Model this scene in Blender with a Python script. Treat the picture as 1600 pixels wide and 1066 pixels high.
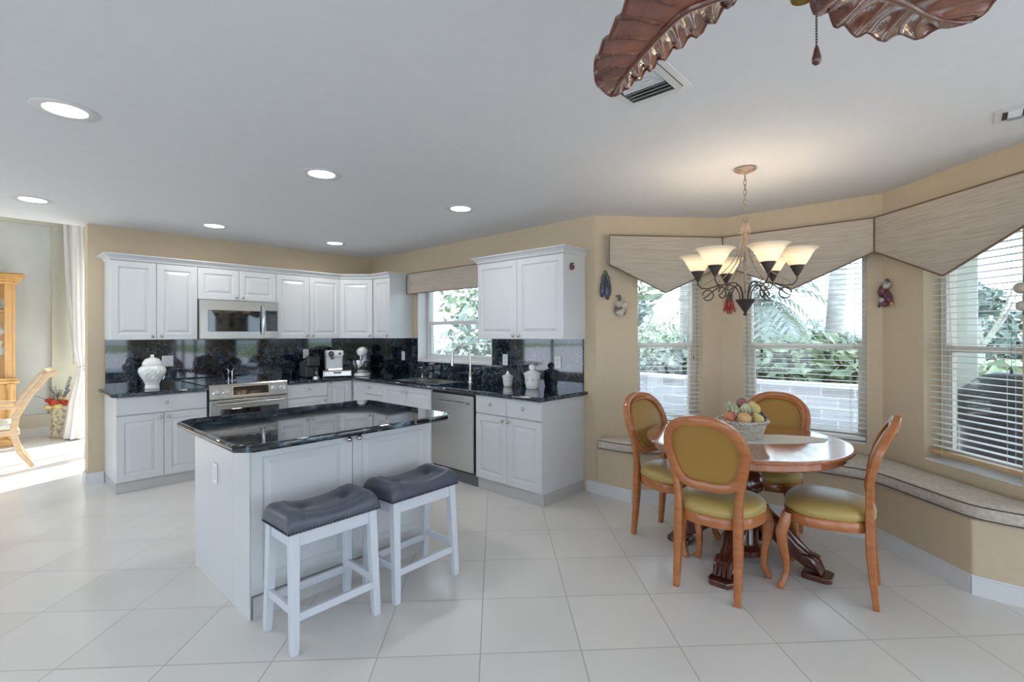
import bpy, bmesh, math, random
from mathutils import Vector, Matrix
PI = math.pi
random.seed(7)
S = bpy.context.scene
COL = S.collection
for o in list(bpy.data.objects):
    bpy.data.objects.remove(o)

# ------------------------------------------------------------------ camera
YAW = math.radians(42.0)
cd = bpy.data.cameras.new('camera')
cd.sensor_width = 36.0
cd.lens = 763.3/1600*36
cd.shift_x = -13.3/1600
cd.shift_y = -10.5/1600
cd.clip_start = 0.05
cd.clip_end = 400
cam = bpy.data.objects.new('camera', cd)
COL.objects.link(cam)
fwd = Vector((math.cos(YAW), math.sin(YAW), 0))
q = fwd.to_track_quat('-Z', 'Y')
cam.matrix_world = Matrix.Translation((-3.687, -6.156, 1.42)) @ q.to_matrix().to_4x4() @ Matrix.Rotation(-0.0021, 4, 'Z')
S.camera = cam

# ------------------------------------------------------------------ world, sun, exposure
W = bpy.data.worlds.new('sky')
S.world = W
W.use_nodes = True
wn = W.node_tree
wn.nodes.clear()
wo = wn.nodes.new('ShaderNodeOutputWorld')
bg = wn.nodes.new('ShaderNodeBackground')
bg.inputs['Color'].default_value = (0.68, 0.83, 1.0, 1)
bg.inputs['Strength'].default_value = 4.2
wn.links.new(bg.outputs[0], wo.inputs[0])
sd = bpy.data.lights.new('sun', 'SUN')
sd.energy = 12.0
sd.angle = 0.01
sd.color = (1.0, 0.97, 0.92)
sun = bpy.data.objects.new('sun', sd)
COL.objects.link(sun)
el = math.radians(50)
az = Vector((-0.90, -0.435, 0)).normalized()
sdir = Vector((az.x*math.cos(el), az.y*math.cos(el), -math.sin(el)))
sun.rotation_euler = sdir.to_track_quat('-Z', 'Y').to_euler()
S.view_settings.view_transform = 'Standard'
S.view_settings.look = 'None'
S.view_settings.gamma = 1
S.view_settings.use_curve_mapping = False
S.view_settings.exposure = 0.12
CAN_W = 3.5      # each recessed ceiling light
BULB_W = 1.15      # each chandelier bulb

# ------------------------------------------------------------------ materials
def mat(name, col=(.8, .8, .8), rough=.5, metal=0, **kw):
    m = bpy.data.materials.new(name)
    m.use_nodes = True
    b = m.node_tree.nodes['Principled BSDF']
    b.inputs['Base Color'].default_value = (*col, 1)
    b.inputs['Roughness'].default_value = rough
    b.inputs['Metallic'].default_value = metal
    for k, v in kw.items():
        b.inputs[k.replace('_', ' ')].default_value = v
    return m
def nd(m, t, **kw):
    n = m.node_tree.nodes.new(t)
    for k, v in kw.items():
        if k.startswith('i_'):
            n.inputs[k[2:]].default_value = v
        else:
            setattr(n, k, v)
    return n
def lk(m, a, b):
    m.node_tree.links.new(a, b)
def bs(m):
    return m.node_tree.nodes['Principled BSDF']
def mapped(m, scale=(1, 1, 1), rot=(0, 0, 0), src='Object', loc=(0, 0, 0)):
    tc = nd(m, 'ShaderNodeTexCoord')
    mp = nd(m, 'ShaderNodeMapping')
    mp.inputs['Scale'].default_value = scale
    mp.inputs['Rotation'].default_value = rot
    mp.inputs['Location'].default_value = loc
    lk(m, tc.outputs[src], mp.inputs[0])
    return mp.outputs[0]
def ramp(m, fac, stops):
    r = nd(m, 'ShaderNodeValToRGB')
    e = r.color_ramp.elements
    while len(e) < len(stops):
        e.new(.5)
    for i, (p, c) in enumerate(stops):
        e[i].position = p
        e[i].color = (*c, 1) if len(c) == 3 else c
    lk(m, fac, r.inputs[0])
    return r.outputs[0]
def bump(m, h, strength=.2, dist=.01):
    b = nd(m, 'ShaderNodeBump')
    b.inputs['Strength'].default_value = strength
    b.inputs['Distance'].default_value = dist
    lk(m, h, b.inputs['Height'])
    lk(m, b.outputs[0], bs(m).inputs['Normal'])
def noisy(name, stops, scale=(10, 10, 10), rough=.5, nscale=1.0, detail=4, bstr=0, bdist=.005, metal=0, **kw):
    m = mat(name, stops[0][1], rough, metal, **kw)
    v = mapped(m, scale)
    n = nd(m, 'ShaderNodeTexNoise', i_Scale=nscale, i_Detail=detail)
    lk(m, v, n.inputs['Vector'])
    lk(m, ramp(m, n.outputs[0], stops), bs(m).inputs['Base Color'])
    if bstr:
        bump(m, n.outputs[0], bstr, bdist)
    return m

M = {}
M['tan'] = noisy('tan_wall_paint', [(.3, (.59, .475, .325)), (.7, (.62, .50, .345))], (3, 3, 3), .75, 6, 4, .12, .004)
M['sage'] = noisy('pale_sage_wall_paint', [(.3, (.60, .60, .50)), (.7, (.64, .63, .53))], (3, 3, 3), .8, 4, 4)
M['niche'] = noisy('grey_faux_niche_paint', [(.3, (.60, .63, .62)), (.7, (.68, .70, .68))], (2, 2, 1), .8, 2, 6)
M['ceil'] = noisy('white_textured_ceiling_paint', [(.3, (.77, .775, .79)), (.7, (.79, .795, .81))], (1, 1, 1), .85, 14, 6, .35, .006)
M['white'] = mat('white_thermofoil', (.66, .67, .68), .32)
M['white_trim'] = mat('white_trim_paint', (.72, .72, .72), .4)
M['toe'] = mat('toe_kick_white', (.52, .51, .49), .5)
M['ceramic'] = mat('white_glazed_ceramic', (.86, .86, .83), .12, Coat_Weight=.5)
M['plastic'] = mat('white_plastic', (.84, .84, .83), .35)
M['slotm'] = mat('dark_slot', (.05, .05, .05), .5)
M['steel'] = mat('brushed_stainless', (.46, .45, .43), .25, 1)
M['chrome'] = mat('chrome', (.75, .75, .76), .1, 1)
M['nickel'] = mat('satin_nickel', (.55, .53, .50), .22, 1)
M['blackglass'] = mat('black_glass', (.008, .009, .012), .04, Coat_Weight=1)
M['blackplastic'] = mat('black_plastic', (.012, .012, .014), .25)
M['darkgrey'] = mat('dark_grey_metal', (.10, .10, .11), .4)
M['leather'] = noisy('grey_leather', [(.3, (.068, .078, .108)), (.7, (.088, .10, .132))], (8, 8, 8), .33, 5, 3, .06, .003)
M['nail'] = mat('dark_nailhead', (.06, .06, .08), .25, .9)
M['stitch'] = mat('stitched_seam', (.16, .16, .18), .5)
M['stoolwhite'] = mat('white_stool_paint', (.66, .68, .73), .35)
M['silk'] = noisy('beige_slub_silk', [(.35, (.43, .365, .29)), (.5, (.50, .43, .345)), (.65, (.54, .47, .38))], (3, 3, 60), .6, 2, 5, .15, .003)
M['welt'] = mat('brown_welt', (.20, .12, .07), .6)
M['cush'] = noisy('beige_bench_fabric', [(.35, (.50, .44, .37)), (.65, (.62, .56, .48))], (30, 30, 30), .85, 1.5, 5, .2, .002)
M['darkwelt'] = mat('dark_piping', (.07, .05, .04), .6)
M['slat'] = mat('white_blind_slat', (.86, .86, .84), .4)
M['tanrail'] = mat('light_wood_blind_rail', (.62, .40, .20), .4)
M['frame'] = mat('beige_window_frame', (.66, .60, .52), .4)
M['gold'] = mat('antique_brass', (.42, .30, .08), .25, 1)
M['iron'] = mat('bronze_iron', (.085, .065, .06), .4, .6)
M['bronze'] = noisy('weathered_taupe_bronze', [(.3, (.20, .13, .09)), (.7, (.42, .32, .24))], (20, 20, 20), .5, 2, 3)
M['fabric_gold'] = mat('mustard_satin_upholstery', (.36, .195, .035), .40, Sheen_Weight=.4, Sheen_Roughness=.35)
M['fabric_seat'] = mat('seat_satin_window_tint', (.46, .325, .10), .34, Sheen_Weight=.7, Sheen_Roughness=.3)  # same fabric as the backs; window reflection painted in as paler olive
def wood(name, c1, c2, rough, axis=(2, 2, 12), coat=.3):
    m = mat(name, c1, rough, Coat_Weight=coat, Coat_Roughness=.1)
    v = mapped(m, axis)
    n = nd(m, 'ShaderNodeTexNoise', i_Scale=2.5, i_Detail=6, i_Distortion=.6)
    lk(m, v, n.inputs['Vector'])
    lk(m, ramp(m, n.outputs[0], [(.3, c1), (.7, c2)]), bs(m).inputs['Base Color'])
    return m
M['chairwood'] = wood('honey_red_chair_wood', (.36, .115, .032), (.48, .17, .05), .25)
M['tablewood'] = wood('polished_table_top_wood', (.32, .105, .045), (.44, .16, .075), .10, (2, 10, 2), .8)
M['mahog'] = wood('dark_mahogany', (.055, .013, .008), (.10, .025, .014), .15, (6, 6, 6), .6)
M['oak'] = wood('golden_oak', (.55, .29, .09), (.68, .40, .15), .35, (6, 6, 1.5))
M['oaklight'] = wood('blond_chair_wood', (.62, .42, .24), (.74, .54, .34), .4)
M['creamfab'] = mat('cream_fabric', (.80, .76, .68), .8)
M['curtain'] = noisy('cream_satin_curtain', [(.3, (.70, .67, .64)), (.7, (.80, .78, .75))], (4, 4, 1), .45, 1, 3, Sheen_Weight=.3)
M['paver'] = None

def granite(name, sc=(1, 1, 1), blue=1.0, fl=(.11, .15, .19), k=1.0):
    m = mat(name, (.01, .015, .02), .045, Specular_IOR_Level=.6, Coat_Weight=.35, Coat_Roughness=.03)
    v = mapped(m, sc)
    n1 = nd(m, 'ShaderNodeTexNoise', i_Scale=13, i_Detail=8, i_Roughness=.66, i_Distortion=.8)
    vo = nd(m, 'ShaderNodeTexVoronoi', i_Scale=80, i_Randomness=1)
    n2 = nd(m, 'ShaderNodeTexNoise', i_Scale=3.2, i_Detail=3)
    for n in (n1, vo, n2):
        lk(m, v, n.inputs['Vector'])
    c1 = ramp(m, n1.outputs[0], [(.46, (.005, .008, .012)), (.54, (.012, .024, .038)), (.61, (.035*k, .062*k, .085*k)), (.71, (.14*k, .19*k, .21*k))])
    cr = nd(m, 'ShaderNodeSeparateColor')
    lk(m, vo.outputs['Color'], cr.inputs[0])
    flake = ramp(m, cr.outputs[0], [(.84, (0, 0, 0)), (.90, (1, 1, 1))])
    mask = nd(m, 'ShaderNodeMath', operation='MULTIPLY')
    lk(m, flake, mask.inputs[0])
    lk(m, ramp(m, n2.outputs[0], [(.40, (0, 0, 0)), (.62, (1, 1, 1))]), mask.inputs[1])
    mx = nd(m, 'ShaderNodeMix', data_type='RGBA')
    lk(m, mask.outputs[0], mx.inputs[0])
    lk(m, c1, mx.inputs[6])
    mx.inputs[7].default_value = (*fl, 1)
    lk(m, mx.outputs[2], bs(m).inputs['Base Color'])
    return m
M['granite'] = granite('blue_black_granite')
M['granite_island'] = granite('streaked_black_granite', (.55, 2.6, 1), .9, (.30, .33, .34), 2.2)

# floor tiles, laid diagonally to the walls
def tile_mat():
    m = mat('beige_porcelain_tile', (.6, .58, .54), .2)
    tc = nd(m, 'ShaderNodeTexCoord')
    mp = nd(m, 'ShaderNodeMapping')
    mp.vector_type = 'POINT'
    t = .4513
    ang = PI/4
    x0, y0 = -1.5574, -3.931
    # rotate into tile axes
    mp.inputs['Rotation'].default_value = (0, 0, ang)
    mp.inputs['Scale'].default_value = (1/t, 1/t, 1)
    ca, sa = math.cos(ang), math.sin(ang)
    mp.inputs['Location'].default_value = (-(ca*x0-sa*y0)/t, -(sa*x0+ca*y0)/t, 0)
    lk(m, tc.outputs['Object'], mp.inputs[0])
    sx = nd(m, 'ShaderNodeSeparateXYZ')
    lk(m, mp.outputs[0], sx.inputs[0])
    ds = []
    fl = []
    for i in (0, 1):
        f = nd(m, 'ShaderNodeMath', operation='FRACT')
        lk(m, sx.outputs[i], f.inputs[0])
        a = nd(m, 'ShaderNodeMath', operation='SUBTRACT')
        a.inputs[1].default_value = .5
        lk(m, f.outputs[0], a.inputs[0])
        b = nd(m, 'ShaderNodeMath', operation='ABSOLUTE')
        lk(m, a.outputs[0], b.inputs[0])
        ds.append(b.outputs[0])
        g = nd(m, 'ShaderNodeMath', operation='FLOOR')
        lk(m, sx.outputs[i], g.inputs[0])
        fl.append(g.outputs[0])
    mxm = nd(m, 'ShaderNodeMath', operation='MAXIMUM')
    lk(m, ds[0], mxm.inputs[0]); lk(m, ds[1], mxm.inputs[1])
    gr = nd(m, 'ShaderNodeMapRange')
    gr.inputs['From Min'].default_value = .4925
    gr.inputs['From Max'].default_value = .4955
    lk(m, mxm.outputs[0], gr.inputs[0])
    cb = nd(m, 'ShaderNodeCombineXYZ')
    lk(m, fl[0], cb.inputs[0]); lk(m, fl[1], cb.inputs[1])
    wnz = nd(m, 'ShaderNodeTexWhiteNoise')
    lk(m, cb.outputs[0], wnz.inputs['Vector'])
    nz = nd(m, 'ShaderNodeTexNoise', i_Scale=2.2, i_Detail=4)
    lk(m, tc.outputs['Object'], nz.inputs['Vector'])
    ad = nd(m, 'ShaderNodeMath', operation='MULTIPLY_ADD')
    ad.inputs[1].default_value = .35
    lk(m, wnz.outputs[0], ad.inputs[0]); lk(m, nz.outputs[0], ad.inputs[2])
    c = ramp(m, ad.outputs[0], [(.3, (.70, .68, .645)), (.9, (.77, .75, .715))])
    mx = nd(m, 'ShaderNodeMix', data_type='RGBA')
    lk(m, gr.outputs[0], mx.inputs[0])
    lk(m, c, mx.inputs[6])
    mx.inputs[7].default_value = (.44, .43, .41, 1)
    lk(m, mx.outputs[2], bs(m).inputs['Base Color'])
    r = nd(m, 'ShaderNodeMapRange')
    r.inputs['To Min'].default_value = .2
    r.inputs['To Max'].default_value = .7
    lk(m, gr.outputs[0], r.inputs[0])
    lk(m, r.outputs[0], bs(m).inputs['Roughness'])
    inv = nd(m, 'ShaderNodeMath', operation='SUBTRACT')
    inv.inputs[0].default_value = 1
    lk(m, gr.outputs[0], inv.inputs[1])
    bump(m, inv.outputs[0], .3, .002)
    return m
M['tile'] = tile_mat()
def glass_mat(name='window_glass', tint=(.95, .98, .98)):
    m = bpy.data.materials.new(name)
    m.use_nodes = True
    t = m.node_tree
    t.nodes.clear()
    o = t.nodes.new('ShaderNodeOutputMaterial')
    mx = t.nodes.new('ShaderNodeMixShader')
    tr = t.nodes.new('ShaderNodeBsdfTransparent')
    tr.inputs[0].default_value = (*tint, 1)
    gl = t.nodes.new('ShaderNodeBsdfGlossy')
    gl.inputs['Roughness'].default_value = .01
    lw = t.nodes.new('ShaderNodeLayerWeight')
    lw.inputs[0].default_value = .5
    pw = t.nodes.new('ShaderNodeMath'); pw.operation = 'POWER'; pw.inputs[1].default_value = 5
    ma = t.nodes.new('ShaderNodeMath'); ma.operation = 'MULTIPLY_ADD'; ma.inputs[1].default_value = .9; ma.inputs[2].default_value = .03
    t.links.new(lw.outputs['Facing'], pw.inputs[0])
    t.links.new(pw.outputs[0], ma.inputs[0])
    t.links.new(ma.outputs[0], mx.inputs[0])
    t.links.new(tr.outputs[0], mx.inputs[1])
    t.links.new(gl.outputs[0], mx.inputs[2])
    t.links.new(mx.outputs[0], o.inputs[0])
    return m
M['glass'] = glass_mat()
def emit(name, col, st):
    m = mat(name, (.9, .9, .9), .5)
    bs(m).inputs['Emission Color'].default_value = (*col, 1)
    bs(m).inputs['Emission Strength'].default_value = st
    return m
M['canlamp'] = emit('recessed_lamp_lens', (.95, .97, 1.0), 9)
M['bulb'] = emit('warm_bulb', (1, .85, .66), 8)
def shade_mat():
    m = mat('frosted_scavo_glass', (.93, .87, .76), .45, Transmission_Weight=0.0)
    t = m.node_tree
    tl = t.nodes.new('ShaderNodeBsdfTranslucent')
    tl.inputs[0].default_value = (1.0, .93, .80, 1)
    mx = t.nodes.new('ShaderNodeMixShader')
    mx.inputs[0].default_value = .42
    out = [n for n in t.nodes if n.type == 'OUTPUT_MATERIAL'][0]
    t.links.new(bs(m).outputs[0], mx.inputs[1])
    t.links.new(tl.outputs[0], mx.inputs[2])
    t.links.new(mx.outputs[0], out.inputs[0])
    return m
M['shade'] = shade_mat()
def leafy(name, c1, c2):
    return noisy(name, [(.3, c1), (.7, c2)], (1.5, 1.5, 1.5), .5, 3, 3)
M['leaf_green'] = leafy('mid_green_leaves', (.15, .21, .13), (.36, .43, .27))
M['leaf_grey'] = leafy('grey_green_leaves', (.22, .27, .24), (.44, .49, .44))
M['leaf_dark'] = leafy('dark_green_leaves', (.09, .13, .11), (.20, .26, .22))
M['bark'] = noisy('pale_palm_bark', [(.3, (.34, .31, .30)), (.7, (.52, .49, .47))], (4, 4, 30), .9, 1, 3)
M['lawn'] = noisy('lawn', [(.3, (.16, .22, .10)), (.7, (.28, .34, .18))], (1, 1, 1), .9, 3, 6)
M['patio'] = noisy('pale_patio_paving', [(.3, (.62, .62, .66)), (.7, (.74, .74, .78))], (2, 2, 2), .7, 2, 4)
M['stucco'] = noisy('white_stucco', [(.3, (.74, .74, .72)), (.7, (.80, .80, .78))], (6, 6, 6), .9, 3, 4)
M['cover'] = mat('black_grill_cover', (.02, .022, .03), .55)

# ------------------------------------------------------------------ mesh helpers
class MB:
    def __init__(s):
        s.v = []; s.f = []; s.mi = []; s.cur = 0
    def add(s, vs, fs):
        n = len(s.v)
        s.v += [tuple(v) for v in vs]
        s.f += [[i+n for i in f] for f in fs]
        s.mi += [s.cur]*len(fs)
        return s
    def box(s, x0, x1, y0, y1, z0, z1, M4=None):
        vs = [Vector((x, y, z)) for z in (z0, z1) for y in (y0, y1) for x in (x0, x1)]
        if M4: vs = [M4 @ v for v in vs]
        return s.add(vs, [(0, 2, 3, 1), (4, 5, 7, 6), (0, 1, 5, 4), (2, 6, 7, 3), (0, 4, 6, 2), (1, 3, 7, 5)])
    def prism(s, poly, z0, z1, M4=None):
        n = len(poly)
        vs = [Vector((x, y, z0)) for x, y in poly]+[Vector((x, y, z1)) for x, y in poly]
        if M4: vs = [M4 @ v for v in vs]
        return s.add(vs, [list(range(n))[::-1], list(range(n, 2*n))]+[(i, (i+1) % n, n+(i+1) % n, n+i) for i in range(n)])
    def lathe(s, prof, c=(0, 0, 0), n=24, M4=None, cap=True):
        vs = []; fs = []
        for r, z in prof:
            for i in range(n):
                a = 2*PI*i/n
                vs.append(Vector((c[0]+r*math.cos(a), c[1]+r*math.sin(a), c[2]+z)))
        for k in range(len(prof)-1):
            for i in range(n):
                j = (i+1) % n
                fs.append((k*n+i, k*n+j, (k+1)*n+j, (k+1)*n+i))
        if cap:
            if prof[0][0] > 1e-5: fs.append(list(range(n))[::-1])
            if prof[-1][0] > 1e-5: fs.append(list(range((len(prof)-1)*n, len(prof)*n)))
        if M4: vs = [M4 @ v for v in vs]
        return s.add(vs, fs)
    def loft(s, rings, closed=False, cap=True):
        n = len(rings[0]); vs = [v for r in rings for v in r]; fs = []
        m = len(rings)
        for k in range(m if closed else m-1):
            k2 = (k+1) % m
            for i in range(n):
                j = (i+1) % n
                fs.append((k*n+i, k*n+j, k2*n+j, k2*n+i))
        if cap and not closed:
            fs.append(list(range(n))[::-1]); fs.append(list(range((m-1)*n, m*n)))
        return s.add(vs, fs)
    def tube(s, pts, rad, n=8, closed=False, cap=True, square=None, up=None):
        """rad: number or list; square=(w,h) gives a rectangular section"""
        pts = [Vector(p) for p in pts]
        m = len(pts)
        rr = rad if isinstance(rad, (list, tuple)) else [rad]*m
        rings = []
        prev = None
        for i, p in enumerate(pts):
            if closed:
                t = pts[(i+1) % m]-pts[i-1]
            else:
                t = pts[min(i+1, m-1)]-pts[max(i-1, 0)]
            if t.length < 1e-9: t = Vector((0, 0, 1))
            t.normalize()
            if up is not None:
                u = Vector(up)
            else:
                u = prev if prev is not None else (Vector((0, 0, 1)) if abs(t.z) < .9 else Vector((1, 0, 0)))
            a = u - t*u.dot(t)
            if a.length < 1e-6: a = t.orthogonal()
            a.normalize()
            b = t.cross(a)
            prev = a
            ring = []
            for k in range(n):
                th = 2*PI*(k+.5)/n if n == 4 else 2*PI*k/n
                ca, sa = math.cos(th), math.sin(th)
                if square:
                    e = .35
                    ca = math.copysign(abs(ca)**e, ca)*square[0]; sa = math.copysign(abs(sa)**e, sa)*square[1]
                ring.append(p+(a*ca+b*sa)*rr[i])
            rings.append(ring)
        return s.loft(rings, closed, cap)
    def ell(s, c, r, nu=16, nv=10, M4=None):
        prof = []
        vs = []; fs = []
        for k in range(nv+1):
            ph = PI*k/nv-PI/2
            for i in range(nu):
                a = 2*PI*i/nu
                vs.append(Vector((r[0]*math.cos(ph)*math.cos(a), r[1]*math.cos(ph)*math.sin(a), r[2]*math.sin(ph))))
        for k in range(nv):
            for i in range(nu):
                j = (i+1) % nu
                fs.append((k*nu+i, k*nu+j, (k+1)*nu+j, (k+1)*nu+i))
        if M4: vs = [M4 @ v for v in vs]
        vs = [v+Vector(c) for v in vs]
        return s.add(vs, fs)
    def obj(s, name, m, parent=None, smooth=False, bevel=0, seg=2, loc=None, sub=0):
        me = bpy.data.meshes.new(name)
        me.from_pydata(s.v, [], s.f)
        ms = m if isinstance(m, (list, tuple)) else [m]
        for x in ms: me.materials.append(M[x] if isinstance(x, str) else x)
        for p, i in zip(me.polygons, s.mi): p.material_index = i
        bm = bmesh.new(); bm.from_mesh(me)
        bmesh.ops.remove_doubles(bm, verts=bm.verts, dist=1e-6)
        bmesh.ops.recalc_face_normals(bm, faces=bm.faces)
        bm.to_mesh(me); bm.free()
        me.update()
        o = bpy.data.objects.new(name, me)
        COL.objects.link(o)
        if parent is not None: o.parent = parent
        if loc: o.location = loc
        if smooth:
            me.shade_smooth()
            try: me.set_sharp_from_angle(angle=math.radians(42))
            except Exception: pass
        if bevel:
            b = o.modifiers.new('bevel', 'BEVEL'); b.width = bevel; b.segments = seg; b.limit_method = 'ANGLE'; b.angle_limit = math.radians(40)
        if sub:
            b = o.modifiers.new('sub', 'SUBSURF'); b.levels = sub; b.render_levels = sub
        return o

def thing(name, label, cat, loc=(0, 0, 0), rz=0, group=None):
    o = bpy.data.objects.new(name, None); COL.objects.link(o)
    o.empty_display_size = .1
    o.location = loc; o.rotation_euler = (0, 0, rz)
    o['label'] = label; o['category'] = cat
    if group: o['group'] = group
    return o
def tag(o, label, cat, group=None, kind=None):
    o['label'] = label; o['category'] = cat
    if group: o['group'] = group
    if kind: o['kind'] = kind
    return o
def struct(o, label=None):
    o['kind'] = 'structure'
    if label: o['label'] = label
    return o
def dup(root, loc=None, rz=None, label=None, group=None):
    r = root.copy(); COL.objects.link(r)
    if loc is not None: r.location = loc
    if rz is not None: r.rotation_euler = (0, 0, rz)
    if label: r['label'] = label
    if group: r['group'] = group
    for ch in list(root.children):
        c = ch.copy(); COL.objects.link(c); c.parent = r
        for g in list(ch.children):
            d = g.copy(); COL.objects.link(d); d.parent = c
    return r
def V(*a): return Vector(a)

# ------------------------------------------------------------------ room shell
CH = 2.48
def wall_open(name, a, b, z0, z1, ops, m, th=.16, e0=0, e1=0, label=None):
    """wall from a to b (room on the left-hand... local -y side is the room), openings (s0,s1,z0,z1)"""
    a = Vector((a[0], a[1])); b = Vector((b[0], b[1]))
    d = b-a; L = d.length
    mb = MB()
    x = -e0
    for (s0, s1, o0, o1) in sorted(ops):
        mb.box(x, s0, 0, th, z0, z1)
        if o0 > z0: mb.box(s0, s1, 0, th, z0, o0)
        if o1 < z1: mb.box(s0, s1, 0, th, o1, z1)
        x = s1
    mb.box(x, L+e1, 0, th, z0, z1)
    o = mb.obj(name, m)
    o.location = (a.x, a.y, 0); o.rotation_euler = (0, 0, math.atan2(d.y, d.x))
    return struct(o, label)
# floor and ceiling
struct(MB().box(-9.4, 1.2, -11.6, 3.7, -.12, 0).obj('floor', 'tile'), 'glossy beige porcelain floor tiles laid diagonally')
mb = MB()
mb.prism([(-9.4, -11.6), (.2, -11.6), (.2, -6.72), (1.1, -5.82), (1.1, -4.45), (.2, -3.62), (.2, .2), (-9.4, .2)], CH, CH+.15)
struct(mb.obj('ceiling', 'ceil'), 'white lightly textured ceiling')
# kitchen back (range) wall and right (sink) wall; nook bay walls
wall_open('wall_back', (-2.99, 0), (0, 0), 0, CH, [], 'tan', .2, 0, .2, 'tan wall behind the range and upper cabinets')
A0, A1, B1, C1 = (0, -3.74), (.88, -4.53), (.89, -5.72), (0, -6.61)
wall_open('wall_right', (0, 0), A0, 0, CH, [(1.134, 2.424, 1.10, 2.06)], 'tan', .2, 0, 0, 'tan wall with the sink window')
ZS, ZT, ZM = .56, 2.16, 1.315
LA = (Vector(A1)-Vector(A0)).length; LB = (Vector(B1)-Vector(A1)).length; LC = (Vector(C1)-Vector(B1)).length
opA = (.385, 1.0, ZS, ZT); opB = (.175, 1.09, ZS, ZT); opC = (.352, .98, ZS, ZT)
wall_open('wall_bay_left', A0, A1, 0, CH, [opA], 'tan', .2, 0, .08)
wall_open('wall_bay_middle', A1, B1, 0, CH, [opB], 'tan', .2, .08, .08)
wall_open('wall_bay_right', B1, C1, 0, CH, [opC], 'tan', .2, .08, 0)
wall_open('wall_right_family', C1, (0, -11.4), 0, CH, [(.9, 4.3, 0, 2.2)], 'tan', .2)
wall_open('wall_rear', (0, -11.4), (-9.2, -11.4), 0, CH, [(.8, 4.2, 0, 2.25), (5.0, 8.4, 0, 2.25)], 'tan', .2)  # unseen rear and left openings, made wide to let in sky fill
wall_open('wall_left', (-9.2, -11.4), (-9.2, .2), 0, CH, [(1.0, 4.8, .3, 2.25), (5.6, 7.4, .9, 2.2), (8.0, 10.6, .3, 2.25)], 'tan', .2)
# dining room beyond the opening
DH = 3.3
mb = MB()
mb.box(-6.4, -3.10+.12, 3.5, 3.7, 0, .30); mb.box(-2.98, -2.4, 3.5, 3.7, 0, DH); mb.box(-6.4, -2.98, 3.5, 3.7, 2.98, DH)
struct(mb.obj('wall_dining_back', 'sage'), 'pale sage back wall of the dining room')
struct(MB().box(-6.4, -2.98, 3.56, 3.72, .30, 2.98).obj('wall_dining_niche', 'niche'), 'grey recessed niche in the dining room wall')
wall_open('wall_dining_right', (-2.55, 3.5), (-2.55, .2), 0, DH, [(.25, 2.75, 0, 2.4)], 'sage', .15)
wall_open('wall_dining_left', (-6.4, .2), (-6.4, 3.5), 0, DH, [(.6, 2.7, .4, 2.6)], 'sage', .15)
struct(MB().box(-6.4, -2.4, .05, 3.7, DH, DH+.12).obj('ceiling_dining', 'ceil'))
mb = MB(); mb.box(-9.4, -2.4, .05, .199, CH+.15, DH)
struct(mb.obj('wall_dining_front', 'sage'))
struct(MB().box(-9.2, -6.4, .2, .35, 0, CH+.15).obj('wall_kitchen_left', 'tan'))
struct(MB().box(-2.55, -2.4, .2, .4, 0, DH).obj('wall_dining_corner', 'sage'))
# baseboards
def baseboard(name, pts, h=.105, t=.014, parent=None):
    mb = MB()
    for (x0, y0), (x1, y1) in zip(pts[:-1], pts[1:]):
        a = V(x0, y0, 0); b = V(x1, y1, 0); d = b-a; L = d.length
        Mx = Matrix.Translation(a) @ Matrix.Rotation(math.atan2(d.y, d.x), 4, 'Z')
        mb.box(0, L, -t, 0, 0, h-.012, Mx)
        mb.box(0, L, -t*.55, 0, h-.012, h, Mx)
    return mb.obj(name, 'white_trim')
struct(baseboard('baseboard_left', [(-2.995, .2), (-2.995, 0), (-2.875, 0)]), 'white baseboard around the left wall end')
bench_front = [(0, -3.645), (0, -4.10), (.42, -4.52), (.42, -5.70), (-.06, -6.20), (-.06, -6.60)]
struct(baseboard('baseboard_right', bench_front), 'white baseboard under the window seat')
struct(baseboard('baseboard_dining', [(-6.3, 3.5), (-2.6, 3.5)], .12))

# ------------------------------------------------------------------ windows
def make_window(idx, a, b, op, sash=ZM, th=.2, recess=.12, label='', fm='frame', sillm='white_trim'):
    a3 = V(a[0], a[1], 0); d = V(b[0]-a[0], b[1]-a[1], 0)
    s0, s1, z0, z1 = op
    r = bpy.data.objects.new('window_%d' % idx, None); COL.objects.link(r)
    r['kind'] = 'structure'; r['label'] = label
    r.location = a3; r.rotation_euler = (0, 0, math.atan2(d.y, d.x))
    f = .045
    y0, y1 = recess, th-.005
    mb = MB()
    mb.box(s0, s0+f, y0, y1, z0, z1); mb.box(s1-f, s1, y0, y1, z0, z1)
    mb.box(s0+f, s1-f, y0, y1, z0, z0+f); mb.box(s0+f, s1-f, y0, y1, z1-f, z1)
    mb.obj('window_frame', fm, r, bevel=.004)
    mb = MB(); mb.box(s0+f, s1-f, y0+.01, y1-.01, sash-.022, sash+.022)
    mb.box(s0+f, s0+f+.025, y0+.015, y1-.02, z0+f, sash-.022); mb.box(s1-f-.025, s1-f, y0+.015, y1-.02, z0+f, sash-.022)
    mb.box(s0+f+.025, s1-f-.025, y0+.015, y1-.02, z0+f, z0+f+.03)
    mb.obj('meeting_rail', fm, r, bevel=.003)
    MB().box(s0+f, s1-f, y0+.035, y0+.04, z0+f, z1-f).obj('pane', 'glass', r)
    mb = MB(); mb.box(s0+.002, s1-.002, .002, y0+.01, z0, z0+.016)
    mb.obj('window_sill', sillm, r, bevel=.003)
    return r
make_window(1, A0, A1, opA, label='left window of the breakfast bay')
make_window(2, A1, B1, opB, label='middle window of the breakfast bay')
make_window(3, B1, C1, opC, label='right window of the breakfast bay')
make_window(4, (0, 0), A0, (1.134, 2.424, 1.10, 2.06), 1.56, label='window over the kitchen sink', fm='white_trim')
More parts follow.
